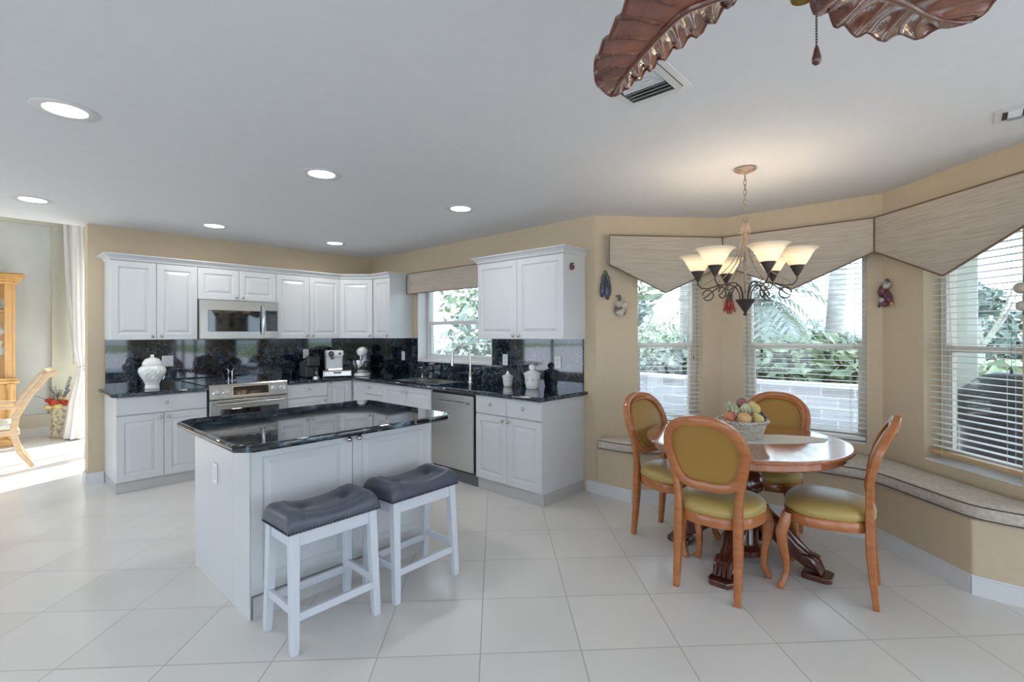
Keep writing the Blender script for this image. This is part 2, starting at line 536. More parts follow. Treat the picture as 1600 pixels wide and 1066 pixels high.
# ceramic-white reveal liner of the sink window
mb = MB(); mb.box(1.118, 1.138, -.012, .115, 1.106, 2.058); mb.box(2.420, 2.44, -.012, .115, 1.106, 2.058); mb.box(1.118, 2.44, -.018, .115, 1.085, 1.106)
o = mb.obj('trim_1', 'white_trim', bevel=.003); o.rotation_euler = (0, 0, -PI/2); struct(o, 'white casing around the sink window')
k = 5
for nm, a, b, ops in (('f', C1, (0, -11.4), [(.9, 4.3, 0, 2.2)]), ('r', (0, -11.4), (-9.2, -11.4), [(.8, 4.2, 0, 2.25), (5.0, 8.4, 0, 2.25)]), ('l', (-9.2, -11.4), (-9.2, .2), [(1.0, 4.8, .3, 2.25), (5.6, 7.4, .9, 2.2), (8.0, 10.6, .3, 2.25)]), ('dr', (-2.55, 3.5), (-2.55, .2), [(.25, 2.75, 0, 2.4)]), ('dl', (-6.4, .2), (-6.4, 3.5), [(.6, 2.7, .4, 2.6)])):
    for (s0, s1, z0, z1) in ops:
        r = bpy.data.objects.new('window_%d' % k, None); COL.objects.link(r); r['kind'] = 'structure'; k += 1
        r.location = (a[0], a[1], 0); r.rotation_euler = (0, 0, math.atan2(b[1]-a[1], b[0]-a[0]))
        mb = MB(); f = .05
        mb.box(s0, s0+f, .06, .12, z0, z1); mb.box(s1-f, s1, .06, .12, z0, z1); mb.box(s0+f, s1-f, .06, .12, z1-f, z1); mb.box(s0+f, s1-f, .06, .12, z0, z0+f)
        n = max(1, round((s1-s0)/1.1))
        for i in range(1, n):
            x = s0+(s1-s0)*i/n
            mb.box(x-f/2, x+f/2, .06, .12, z0+f, z1-f)
        mb.obj('window_frame', 'white_trim', r)

# blinds
def make_blind(a, b, op, label, zbot, rail='slat', tilt=.0):
    d = V(b[0]-a[0], b[1]-a[1], 0)
    s0, s1, z0, z1 = op
    r = thing('window_blind', label, 'blind', (a[0], a[1], 0), math.atan2(d.y, d.x), 'slatted blinds in the bay windows')
    x0, x1 = s0+.008, s1-.008
    yc = .055
    mb = MB()
    z = zbot+.04
    while z < z1-.06:
        Mx = Matrix.Translation((0, yc, z)) @ Matrix.Rotation(tilt, 4, 'X')
        # gently crowned slat
        prof = [(-.024, -.0012), (0, .0012), (.024, -.0012), (.024, -.0036), (0, -.0012), (-.024, -.0036)]
        vs = [Mx @ V(x, p[0], p[1]) for x in (x0, x1) for p in prof]
        mb.add(vs, [(0, 1, 7, 6), (1, 2, 8, 7), (2, 3, 9, 8), (3, 4, 10, 9), (4, 5, 11, 10), (5, 0, 6, 11), (5, 4, 3, 2, 1, 0), (6, 7, 8, 9, 10, 11)])
        z += .0405
    mb.obj('slats', 'slat', r)
    MB().box(x0, x1, yc-.028, yc+.028, z1-.06, z1-.004).obj('headrail', 'slat', r, bevel=.003)
    MB().box(x0, x1, yc-.026, yc+.026, zbot-.012, zbot+.012).obj('bottom_rail', rail, r, bevel=.004)
    mb = MB()
    for x in (x0+.10, x1-.10):
        for y in (yc-.026, yc+.026):
            mb.tube([(x, y, zbot), (x, y, z1-.05)], .0012, 5)
    mb.obj('ladder_cords', 'slat', r)
    mb = MB()
    xc = x1-.07
    mb.tube([(xc, yc-.034, 1.22), (xc, yc-.034, z1-.05)], .0012, 5)
    mb.lathe([(.001, .03), (.006, .02), (.008, 0), (.003, -.004)], (xc, yc-.034, 1.19), 8)
    mb.obj('pull_cord', 'darkgrey', r)
    return r
make_blind(A0, A1, opA, 'white slatted blind in the narrow left bay window', .60)
make_blind(A1, B1, opB, 'white slatted blind in the wide middle bay window', .60)
make_blind(B1, C1, opC, 'white slatted blind with wooden bottom rail in right bay window', .625, 'tanrail')

# cornice valances in the bay
def make_valance(a, b, dist, s_l, s_r, label, tipf=.5, m_l=0, m_r=0):
    d = V(b[0]-a[0], b[1]-a[1], 0); L = d.length
    r = thing('window_valance', label, 'valance', (a[0], a[1], 0), math.atan2(d.y, d.x), 'pointed beige cornice valances in the bay')
    zt, zs, zp = 2.285, 2.03, 1.785
    s0, s1 = s_l, L-s_r
    xm = s0+(s1-s0)*tipf
    y0, y1 = -dist, -dist+.022
    # front board with soft lower point
    poly = [(s0, zt), (s0, zs), (xm-.04, zp+.016), (xm, zp), (xm+.04, zp+.016), (s1, zs), (s1, zt)]
    n = len(poly)
    vs = [V(x, y0, z) for x, z in poly]+[V(x, y1, z) for x, z in poly]
    mb = MB(); mb.add(vs, [list(range(n)), list(range(n, 2*n))[::-1]]+[(i, (i+1) % n, n+(i+1) % n, n+i) for i in range(n)])
    mb.box(s0, s1, y1, -.003, zt-.02, zt)
    if m_l == 0: mb.box(s0, s0+.02, y1, -.003, zs, zt-.02)
    mb.obj('board', 'silk', r, bevel=.006)
    mb = MB()
    mb.tube([V(x, y0-.003, z) for x, z in poly], .0055, 6, closed=True, up=(0, 1, 0))
    mb.obj('welt', 'welt', r, smooth=True)
    return r
make_valance(A0, A1, .10, .095, .045, 'pointed beige silk valance over the left bay window', .49)
make_valance(A1, B1, .10, .042, -.0+.042, 'widest pointed beige silk valance over the middle bay window', .50, 1)
make_valance(B1, C1, .10, .045, .10, 'pointed beige silk valance over the right bay window', .50, 1)
# flat valance over sink window
r = thing('window_valance', 'straight beige fabric valance over the kitchen sink window', 'valance', (0, 0, 0), -PI/2)
mb = MB(); mb.box(1.02, 2.55, -.10, -.08, 1.925, 2.175); mb.box(1.02, 1.04, -.08, -.002, 1.925, 2.175); mb.box(1.02, 2.55, -.08, -.002, 2.155, 2.175)
mb.obj('board', 'silk', r, bevel=.004)
mb = MB(); mb.tube([(1.02, -.102, 2.175), (1.02, -.102, 1.925), (2.55, -.102, 1.925), (2.55, -.102, 2.175)], .005, 6, closed=True)
mb.obj('welt', 'welt', r, smooth=True)

# ------------------------------------------------------------------ window seat
mb = MB()
outer = [(0, -3.745), (.88, -4.53), (.89, -5.72), (.0, -6.60)]
front = bench_front[1:]
poly = [(0, -3.745), (.876, -4.532), (.886, -5.718), (.002, -6.602), (-.06, -6.602), (-.06, -6.20), (.42, -5.70), (.42, -4.52), (0, -4.10)]
mb.prism(poly, 0, .405)
o = mb.obj('built_in_bench', 'tan', bevel=.008); tag(o, 'tan built-in window seat base following the bay windows', 'bench')
def inset_poly(poly, d):
    n = len(poly); out = []
    area = sum(poly[i][0]*poly[(i+1) % n][1]-poly[(i+1) % n][0]*poly[i][1] for i in range(n))
    sg = 1 if area > 0 else -1
    for i in range(n):
        p0 = Vector(poly[i-1]); p1 = Vector(poly[i]); p2 = Vector(poly[(i+1) % n])
        e1 = (p1-p0).normalized(); e2 = (p2-p1).normalized()
        n1 = Vector((-e1.y, e1.x))*sg; n2 = Vector((-e2.y, e2.x))*sg
        b = (n1+n2); b = b/max(b.length_squared/2, .3)
        out.append(tuple(p1+b*d))
    return out
def chaikin(poly, it=2, keep=()):
    for _ in range(it):
        out = []
        n = len(poly)
        for i in range(n):
            p = Vector(poly[i]); q2 = Vector(poly[(i+1) % n])
            L = (q2-p).length; t = min(.25, .06/L) if L > .12 else .25
            out.append(tuple(p.lerp(q2, t))); out.append(tuple(p.lerp(q2, 1-t)))
        poly = out
    return poly
cp = [(.03, -3.80), (.855, -4.545), (.862, -5.705), (.02, -6.55), (-.09, -6.55), (-.09, -6.21), (.39, -5.71), (.39, -4.53), (-.025, -4.115), (-.025, -3.82)]
z0 = .407; th = .085
inn = [(.022, -3.775), (.855, -4.545), (.862, -5.705), (.02, -6.55)]      # wall side
out = [(-.03, -3.785), (-.025, -4.115), (.39, -4.53), (.39, -5.71), (-.09, -6.21), (-.09, -6.55)]   # room side
def sample(pl, n):
    L = [0]
    for a, b in zip(pl[:-1], pl[1:]): L.append(L[-1]+math.dist(a, b))
    res = []
    for i in range(n+1):
        s = L[-1]*i/n
        for k in range(len(pl)-1):
            if s <= L[k+1]+1e-9:
                u = (s-L[k])/(L[k+1]-L[k]); res.append(Vector(pl[k]).lerp(Vector(pl[k+1]), u)); break
    return res
def smooth(ps, it):
    for _ in range(it):
        ps = [ps[0]]+[(ps[i-1]+ps[i]*2+ps[i+1])/4 for i in range(1, len(ps)-1)]+[ps[-1]]
    return ps
NS = 90
pin = smooth(sample(inn, NS), 6); pout = smooth(sample(out, NS), 8)
cp = [tuple(p) for p in pin]+[tuple(p) for p in reversed(pout)]
sec = [(0, .012), (0, th-.012), (.03, th), (.15, th+.010), (.5, th+.013), (.85, th+.010), (.97, th), (1.0, th-.012), (1.012, th*.5), (1.0, .012), (.97, 0), (.03, 0)]
rings = []
for a, b in zip(pin, pout):
    rings.append([V(*(a.lerp(b, u)), z0+z) for u, z in sec])
mb = MB(); mb.loft(rings)
c = thing('bench_cushion', 'long beige cushion with dark piping on the window seat', 'cushion', (0, 0, 0))
mb.obj('cushion_body', 'cush', c, smooth=True)
mb = MB()
for z in (z0+.010, z0+th-.008):
    mb.tube([V(x, y, z) for x, y in cp], .0035, 6, closed=True, up=(0, 0, 1))
mb.obj('piping', 'darkwelt', c, smooth=True)

# ------------------------------------------------------------------ cabinets
def panel(mb, x0, x1, z0, z1, yf, t=.019, m=.062, raised=True):
    """door or drawer front; back at yf, front at yf-t"""
    F = yf-t
    if raised and min(x1-x0, z1-z0) > .2:
        lv = [(0, 0, yf), (0, 0, F+.004), (.004, .004, F), (m-.006, m-.006, F), (m+.004, m+.004, F+.0105), (m+.010, m+.010, F+.0105), (m+.036, m+.036, F+.001)]
    elif raised:
        mm = min(.03, (z1-z0)*.25)
        lv = [(0, 0, yf), (0, 0, F+.004), (.004, .004, F)]
    else:
        lv = [(0, 0, yf), (0, 0, F+.004), (.004, .004, F)]
    rings = []
    for a, b, y in lv:
        rings.append([V(x0+a, y, z0+b), V(x1-a, y, z0+b), V(x1-a, y, z1-b), V(x0+a, y, z1-b)])
    mb.loft(rings)
def knob(parent, x, y, z, m='nickel'):
    mb = MB()
    Mx = Matrix.Translation((x, y, z)) @ Matrix.Rotation(PI/2, 4, 'X')
    mb.lathe([(.005, 0), (.005, .012), (.009, .014), (.0155, .020), (.0155, .024), (.010, .030), (0.0001, .032)], (0, 0, 0), 14, Mx)
    return mb.obj('knob', m, parent, smooth=True)
def door(parent, x0, x1, z0, z1, yf, kn=None, name='door'):
    mb = MB(); panel(mb, x0+.0015, x1-.0015, z0+.0015, z1-.0015, yf)
    o = mb.obj(name, 'white', parent)
    if kn: knob(o, kn[0], yf-.019, kn[1])
    return o
def crown(parent, pts, z, name='crown_moulding', closed_l=False):
    """pts: front outline (x,y) at cabinet face, moulding flares outward; profile list (out, dz)"""
    prof = [(0, 0), (.006, .006), (.010, .018), (.028, .036), (.044, .046), (.050, .050), (.050, .058), (0, .058)]
    n = len(pts)
    rings = []
    for i in range(n):
        p = Vector(pts[i])
        def nrm(a, b):
            e = (Vector(b)-Vector(a)).normalized(); return Vector((e.y, -e.x))
        if i == 0: nn = nrm(pts[0], pts[1]); k = 1
        elif i == n-1: nn = nrm(pts[-2], pts[-1]); k = 1
        else:
            n1 = nrm(pts[i-1], pts[i]); n2 = nrm(pts[i], pts[i+1]); nn = (n1+n2).normalized(); k = 1/max(.4, nn.dot(n1))
        rings.append([V(p.x+nn.x*o*k, p.y+nn.y*o*k, z+dz) for o, dz in prof])
    mb = MB(); mb.loft(rings)
    return mb.obj(name, 'white', parent)
ZB, ZU = 1.374, 2.125
du = .335
def upper(name, label, loc, rz, w, doors, z0=ZB, grp='white upper cabinets'):
    r = thing(name, label, 'cabinet', (loc[0], loc[1], 0), rz, grp)
    MB().box(.001, w-.001, -(du-.021), -.002, z0, ZU).obj('body', 'white', r, bevel=.001)
    for (a, b, ks) in doors:
        door(r, a, b, z0, ZU-.006, -(du-.021), (b-.035 if ks == 'r' else a+.035, z0+.035))
    return r
upper('wall_cabinet', 'two-door white wall cabinet at left end, above the ginger jar', (-2.873, 0), 0, .697, [(.0, .352, 'r'), (.352, .697, 'l')])
upper('wall_cabinet', 'short two-door white wall cabinet directly above the microwave', (-2.176, 0), 0, .777, [(.0, .389, 'r'), (.389, .777, 'l')], 1.79)
upper('wall_cabinet', 'two-door white wall cabinet right of the microwave', (-1.399, 0), 0, .777, [(.0, .385, 'r'), (.385, .777, 'l')])
# corner cabinet
r = thing('corner_wall_cabinet', 'diagonal-front white wall cabinet in the kitchen corner', 'cabinet', (0, 0, 0), 0, 'white upper cabinets')
P0 = Vector((-.620, -.327)); P1 = Vector((-.327, -.620))
mb = MB(); mb.prism([(-.620, -.002), (-.002, -.002), (-.002, -.620), (-.313, -.620), (-.620, -.313)], ZB, ZU); mb.obj('body', 'white', r)
e = (P1-P0); L = e.length
dr = MB(); panel(dr, 0.004, L-.004, ZB+.0015, ZU-.008, 0)
o = dr.obj('door', 'white', r); o.location = (-.617, -.316, 0); o.rotation_euler = (0, 0, math.atan2(e.y, e.x))
knob(o, L-.035, -.019, ZB+.035)
r2 = upper('wall_cabinet', 'narrow single-door white wall cabinet left of the sink window', (0, -.621), -PI/2, .370, [(.0, .370, 'r')])
r3 = upper('wall_cabinet', 'two-door white wall cabinet right of the sink window', (0, -2.558), -PI/2, 1.074, [(.0, .532, 'r'), (.532, 1.074, 'l')])
mb = MB(); 
# crown runs
o = crown(None, [(-2.873, -.002), (-2.873, -du), (-.625, -du), (-du, -.625), (-du, -.992), (-.002, -.992)], ZU-.004)
tag(o, 'white crown moulding along the long run of wall cabinets', 'moulding')
o = crown(None, [(-.002, -2.557), (-du, -2.557), (-du, -3.633), (-.002, -3.633)], ZU-.004)
tag(o, 'white crown moulding on the cabinet right of the sink window', 'moulding')

# ---- base cabinets
CT0, CT1 = .868, .903
db = .61
def base(name, label, loc, rz, w, fronts, d=db, ztop=CT0-.001):
    r = thing(name, label, 'cabinet', (loc[0], loc[1], 0), rz, 'white base cabinets')
    yb = -(d-.021)
    MB().box(.001, w-.001, yb, -.002, .10, ztop).obj('body', 'white', r, bevel=.001)
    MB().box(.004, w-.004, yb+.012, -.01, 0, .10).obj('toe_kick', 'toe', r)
    for (kind, a, b, z0, z1, kx, kz) in fronts:
        door(r, a, b, z0, z1, yb, (kx, kz) if kx is not None else None, kind)
    return r
zd = .70
base('base_cabinet', 'white base cabinet with wide drawer at left of the range', (-2.873, 0), 0, .705,
     [('drawer', 0, .705, zd, CT0-.006, .37, .79), ('door', 0, .352, .105, zd-.004, .352-.032, .655), ('door', .352, .705, .105, zd-.004, .352+.035, .655)])
base('base_cabinet', 'white drawer-stack base cabinet right of the range', (-1.392, 0), 0, .462,
     [('drawer', 0, .462, .705, CT0-.006, .24, .79), ('drawer', 0, .462, .42, .70, .42, .655), ('drawer', 0, .462, .105, .415, .23, .26)])
base('base_cabinet', 'white corner base cabinet left of the kitchen corner', (-.929, 0), 0, .929,
     [('door', 0, .305, .105, CT0-.006, .035, .83)])
base('base_cabinet', 'white base cabinet under the counter beside the sink cabinet', (0, -.612), -PI/2, .655,
     [('door', .0, .30, .105, CT0-.006, None, None), ('drawer', .30, .655, .72, CT0-.006, .40, .80), ('door', .30, .655, .105, .715, .60, .66)])
base('sink_base_cabinet', 'white sink cabinet with paired knobs beneath the sink window', (0, -1.268), -PI/2, .892,
     [('door', 0, .446, .105, CT0-.006, .405, .80), ('door', .446, .892, .105, CT0-.006, .487, .80)], ztop=.70)
rr_ = base('base_cabinet', 'white end base cabinet with two drawers, right of the dishwasher', (0, -2.822), -PI/2, .790,
     [('drawer', 0, .394, zd, CT0-.006, .21, .79), ('drawer', .394, .790, zd, CT0-.006, .60, .79), ('door', 0, .394, .105, zd-.004, .362, .66), ('door', .394, .790, .105, zd-.004, .426, .66)])

# ---- worktops
def bull(mb, pts, r=.0175):
    mb.tube(pts, r, 12)
ctf = -.632
zc = (CT0+CT1)/2
mb = MB()
mb.box(-2.90, -2.168, ctf, -.001, CT0, CT1)
bull(mb, [(-2.90, -.001, zc), (-2.90, ctf+.0, zc), (-2.89, ctf-.004, zc), (-2.168, ctf-.004, zc)])
o = mb.obj('worktop', 'granite', smooth=True); tag(o, 'short dark granite worktop left of the range', 'countertop')
mb = MB()
sx0, sx1, sy0, sy1 = -.53, -.15, -2.14, -1.36   # sink cutout
mb.box(-1.388, -.001, ctf, -.001, CT0, CT1)
mb.box(ctf, -.001, sy1, ctf, CT0, CT1)
mb.box(ctf, sx0, sy0, sy1, CT0, CT1); mb.box(sx1, -.001, sy0, sy1, CT0, CT1)
mb.box(ctf, -.001, -3.635, sy0, CT0, CT1)
bull(mb, [(-1.388, ctf-.004, zc), (ctf-.004, ctf-.004, zc), (ctf-.004, -3.625, zc), (ctf+.006, -3.638, zc), (-.001, -3.638, zc)])
o = mb.obj('worktop', 'granite', smooth=True); tag(o, 'long L-shaped dark granite worktop running past the sink', 'countertop')
# backsplash
o = MB().box(-2.865, -.018, -.016, -.0005, CT1, ZB).obj('backsplash', 'granite'); tag(o, 'polished blue-black granite backsplash behind the range', 'backsplash')
mb = MB(); mb.box(-.017, -.0005, -1.116, -.001, CT1, ZB); mb.box(-.017, -.0005, -2.442, -1.116, CT1, 1.083); mb.box(-.017, -.0005, -3.612, -2.442, CT1, ZB)
o = mb.obj('backsplash', 'granite'); tag(o, 'polished dark granite backsplash around the sink window', 'backsplash')

# ---- sink, faucet, soap dispenser
r = thing('kitchen_sink', 'double-bowl stainless sink set into the granite under the window', 'sink', (0, 0, 0))
def bowl(x0, x1, y0, y1):
    mb = MB()
    rings = []
    for ins, z in ((-.012, CT1-.002), (0.0, CT1-.004), (.006, CT1-.03), (.012, .725), (.04, .712)):
        rings.append([V(x0+ins, y0+ins, z), V(x1-ins, y0+ins, z), V(x1-ins, y1-ins, z), V(x0+ins, y1-ins, z)])
    mb.loft(rings, cap=False)
    n = len(mb.v); mb.f.append([n-4, n-3, n-2, n-1]); mb.mi.append(0)
    return mb
for i, (a, b) in enumerate(((sy0+.012, -1.76), (-1.74, sy1-.012))):
    o = bowl(sx0+.012, sx1-.012, a, b).obj('bowl', 'steel', r)
    so = o.modifiers.new('solid', 'SOLIDIFY'); so.thickness = .0015
mb = MB(); mb.box(sx0-.004, sx1+.004, -1.76, -1.74, CT1-.01, CT1+.002)
mb.box(sx0-.006, sx0+.012, sy0-.006, sy1+.006, CT1-.001, CT1+.003); mb.box(sx1-.012, sx1+.006, sy0-.006, sy1+.006, CT1-.001, CT1+.003)
mb.box(sx0, sx1, sy0-.006, sy0+.012, CT1-.001, CT1+.003); mb.box(sx0, sx1, sy1-.012, sy1+.006, CT1-.001, CT1+.003)
mb.obj('rim', 'steel', r)
r = thing('faucet', 'tall arched steel gooseneck faucet beside the sink', 'faucet', (-.10, -2.19, CT1))
pts = [(0, 0, 0), (0, 0, .27)]
R_ = .098
dx, dy = -.72, .69
for i in range(1, 13):
    a = PI*i/12
    c = R_*(1-math.cos(a)); pts.append((dx*c, dy*c, .27+R_*1.2*math.sin(a)))
pts.append((dx*2*R_, dy*2*R_, .20))
MB().tube(pts, .0125, 12).obj('spout', 'nickel', r, smooth=True)
MB().lathe([(.030, 0), (.030, .008), (.019, .014), (.019, .10), (.0125, .11)], n=18).obj('base', 'nickel', r, smooth=True)
MB().tube([(dx*2*R_, dy*2*R_, .235), (dx*2*R_, dy*2*R_, .175)], .017, 12).obj('spray_head', 'nickel', r, smooth=True)
MB().tube([(0, 0, .07), (.0, -.045, .10), (.0, -.105, .155)], .007, 8).obj('handle', 'nickel', r, smooth=True)
r = thing('soap_dispenser', 'slim steel soap pump left of the faucet behind the sink', 'soap dispenser', (-.10, -1.33, CT1))
MB().lathe([(.018, 0), (.018, .006), (.011, .012), (.008, .10), (.011, .105), (.011, .12)], n=14).obj('body', 'nickel', r, smooth=True)
MB().tube([(0, 0, .118), (-.05, 0, .122), (-.06, 0, .115)], .005, 8).obj('nozzle', 'nickel', r, smooth=True)

# ---- dishwasher
r = thing('dishwasher', 'stainless dishwasher with bar handle between the sink and end cabinets', 'dishwasher', (0, -2.166), -PI/2) if False else thing('dishwasher', 'stainless dishwasher with bar handle between the sink and end cabinets', 'dishwasher', (0, -2.166, 0), -PI/2)
w = .654
MB().box(.004, w-.004, -.585, -.01, .10, .86).obj('cavity', 'blackplastic', r)
MB().box(.006, w-.022, -.618, -.587, .125, .842).obj('door', 'steel', r, bevel=.006)
mb = MB(); mb.box(.09, w-.10, -.652, -.636, .755, .775); mb.box(.10, .12, -.637, -.617, .755, .775); mb.box(w-.13, w-.11, -.637, -.617, .755, .775)
mb.obj('handle', 'steel', r, bevel=.004)
MB().box(.004, w-.004, -.575, -.5, .0, .10).obj('toe_panel', 'darkgrey', r)

# ---- range
r = thing('range', 'stainless slide-in electric range with front knobs', 'range', (-2.162, 0, 0), 0)
w = .765
MB().box(.004, w-.004, -.60, -.02, .02, .895).obj('body', 'darkgrey', r)
MB().box(.002, w-.002, -.615, -.02, .896, .910).obj('cooktop', 'blackglass', r, bevel=.002)
mb = MB()
Mx = Matrix.Translation((0, -.605, .755))
vs = [(.004, -.03, 0), (w-.004, -.03, 0), (w-.004, -.035, .01), (.004, -.035, .01)]
prof = [(-.0, 0), (-.050, .0), (-.053, .012), (-.030, .138), (-.018, .150), (0, .150)]
mb.loft([[V(.004, p[0]-.600, .770+p[1]) for p in prof], [V(w-.004, p[0]-.600, .770+p[1]) for p in prof]])
cp_ = mb.obj('control_panel', 'steel', r, bevel=.002)
pa = math.atan2(.023, .126)
PM = Matrix.Translation((0, -.6415, .845)) @ Matrix.Rotation(-pa, 4, 'X')
MB().box(.215, .555, -.005, .002, -.042, .042, PM).obj('display', 'blackglass', cp_, bevel=.002)
mb = MB(); mb.box(.203, .215, -.008, .002, -.05, .05, PM); mb.box(.555, .567, -.008, .002, -.05, .05, PM); mb.box(.215, .555, -.008, .002, -.05, -.042, PM); mb.box(.215, .555, -.008, .002, .042, .05, PM)
mb.obj('display_frame', 'chrome', cp_)
for x in (.065, .150, .620, .705):
    mb = MB(); mb.lathe([(.034, 0), (.034, .006), (.026, .009), (.024, .034), (.020, .038), (0.0001, .038)], n=20, M4=PM @ Matrix.Translation((x, 0, 0)) @ Matrix.Rotation(PI/2, 4, 'X'))
    mb.box(x-.004, x+.004, -.044, -.036, -.02, .02, PM)
    mb.obj('knob', 'chrome', cp_, smooth=True)
MB().box(.006, w-.006, -.645, -.602, .20, .762).obj('oven_door', 'steel', r, bevel=.006)
od = [c for c in r.children if c.name.startswith('oven_door')][0]
MB().box(.10, w-.10, -.650, -.645, .34, .668).obj('oven_window', 'blackglass', od, bevel=.002)
mb = MB(); mb.tube([(.05, -.695, .722), (w-.05, -.695, .722)], .013, 12); mb.box(.055, .08, -.69, -.645, .713, .731); mb.box(w-.08, w-.055, -.69, -.645, .713, .731)
mb.obj('handle', 'steel', od, smooth=True)
MB().box(.006, w-.006, -.640, -.602, .045, .19).obj('drawer', 'steel', r, bevel=.005)
mb = MB()
for (x, y, rad) in ((.2, -.42, .10), (.56, -.42, .085), (.2, -.18, .075), (.56, -.18, .095)):
    mb.tube([(x+rad*math.cos(2*PI*i/32), y+rad*math.sin(2*PI*i/32), .9105) for i in range(32)], .0012, 4, closed=True)
mb.obj('burner_rings', 'darkgrey', r)

# ---- microwave
r = thing('microwave', 'stainless over-the-range microwave with black window', 'microwave', (-2.176, 0, 0), 0)
w = .775
MB().box(.004, w-.006, -.375, -.022, 1.375, 1.787).obj('body', 'steel', r, bevel=.003)
bd = MB().box(.004, w*.80, -.400, -.376, 1.380, 1.786).obj('door', 'steel', r, bevel=.004)
MB().box(.075, w*.80-.03, -.404, -.400, 1.455, 1.680).obj('window', 'blackglass', bd, bevel=.002)
MB().tube([(w*.80-.022, -.425, 1.42), (w*.80-.022, -.442, 1.46), (w*.80-.022, -.446, 1.58), (w*.80-.022, -.442, 1.70), (w*.80-.022, -.425, 1.74)], .011, 10).obj('handle', 'chrome', bd, smooth=True)
cpn = MB().box(w*.80+.003, w-.006, -.400, -.376, 1.380, 1.786).obj('control_panel', 'steel', r, bevel=.004)
MB().box(w*.80+.012, w-.014, -.403, -.400, 1.46, 1.69).obj('keypad', 'blackglass', cpn)
mb = MB()
for i in range(3):
    for j in range(6):
        mb.box(w*.80+.030+i*.034, w*.80+.050+i*.034, -.4045, -.403, 1.475+j*.027, 1.487+j*.027)
mb.obj('buttons', 'darkgrey', cpn)
MB().box(w*.80+.03, w-.03, -.4045, -.403, 1.652, 1.678).obj('display', 'blackplastic', cpn)
MB().box(.02, w-.02, -.36, -.05, 1.370, 1.375).obj('vent_panel', 'darkgrey', r)

# ------------------------------------------------------------------ island
r = thing('kitchen_island', 'white kitchen island cabinet with panelled doors facing the stools', 'island', (-2.783, -3.534, 0))
iw, idp = 1.104, .90
MB().box(0, iw, .021, idp, .0, CT0-.001).obj('body', 'white', r, bevel=.001)
MB().box(.012, iw-.012, .001, .020, .0, .105).obj('toe_kick', 'toe', r)
# left side end panel in two sheets
MB().box(-.006, -.0, .0, .235, .0, CT0-.002).obj('side_panel', 'white', r, bevel=.001)
MB().box(-.006, -.0, .238, idp, .0, CT0-.002).obj('side_panel', 'white', r, bevel=.001)
door(r, 0, iw/2, .115, CT0-.008, .020, (iw/2-.032, .82))
door(r, iw/2, iw, .115, CT0-.008, .020, (iw/2+.032, .82))
mb = MB()
ip = [(-2.885, -3.60), (-2.80, -3.70), (-1.665, -3.70), (-1.605, -3.63), (-1.645, -2.66), (-1.70, -2.61), (-2.80, -2.60), (-2.885, -2.69)]
ip = [(-2.895, -3.635), (-2.825, -3.705), (-1.665, -3.705), (-1.60, -3.64), (-1.60, -2.69), (-1.67, -2.615), (-2.82, -2.615), (-2.895, -2.69)]
rings = []
for ins, z in ((.006, CT0), (0, CT0+.008), (-.001, CT0+.0175), (.0, CT1-.007), (.006, CT1-.002), (.012, CT1), (.014, CT1), (.05, CT1)):
    rings.append([V(x, y, z) for x, y in inset_poly(ip, ins)])
mb.loft(rings)
o = mb.obj('island_worktop', 'granite_island', smooth=True); tag(o, 'streaked black granite top of the kitchen island', 'countertop')
def plate(name, label, cat, loc, rz, w=.07, h=.115, kind='outlet', grp=None):
    """wall plate; local -y faces the room"""
    r = thing(name, label, cat, loc, rz, grp)
    MB().box(-w/2, w/2, -.006, 0, -h/2, h/2).obj('plate', 'plastic', r, bevel=.002)
    if kind == 'outlet':
        for s in (-1, 1):
            mb = MB()
            mb.box(-.0165, .0165, -.008, -.006, s*.02-.014, s*.02+.014)
            o = mb.obj('socket', 'plastic', r, bevel=.001)
            mb = MB(); mb.box(-.008, -.005, -.0085, -.008, s*.02-.005, s*.02+.006); mb.box(.005, .008, -.0085, -.008, s*.02-.005, s*.02+.006)
            mb.obj('slots', 'slotm', o)
    else:
        MB().box(-.016, .016, -.010, -.006, -.033, .033).obj('rocker', 'plastic', r, bevel=.002)
    return r
plate('wall_switch', 'white rocker switch plate on the left side of the island', 'switch', (-2.790, -3.03, .64), -PI/2+0, kind='switch').rotation_euler = (0, 0, -PI/2)
plate('wall_outlet', 'white plate on the blue granite behind the ginger jar', 'outlet', (-2.366, -.0165, 1.15), 0, .10, .11, 'switch', 'white plates on the backsplash')
plate('wall_outlet', 'white outlet left of the sink window near the stand mixer', 'outlet', (-.0175, -.82, 1.146), -PI/2, grp='white plates on the backsplash')
plate('wall_outlet', 'white outlet behind the small ceramic pot', 'outlet', (-.0175, -2.64, 1.156), -PI/2, grp='white plates on the backsplash')
plate('wall_outlet', 'white outlet nearest the right end of the backsplash', 'outlet', (-.0175, -3.33, 1.156), -PI/2, grp='white plates on the backsplash')
plate('wall_outlet', 'white outlet behind the black coffee maker', 'outlet', (-.92, -.0165, 1.18), 0, grp='white plates on the backsplash')

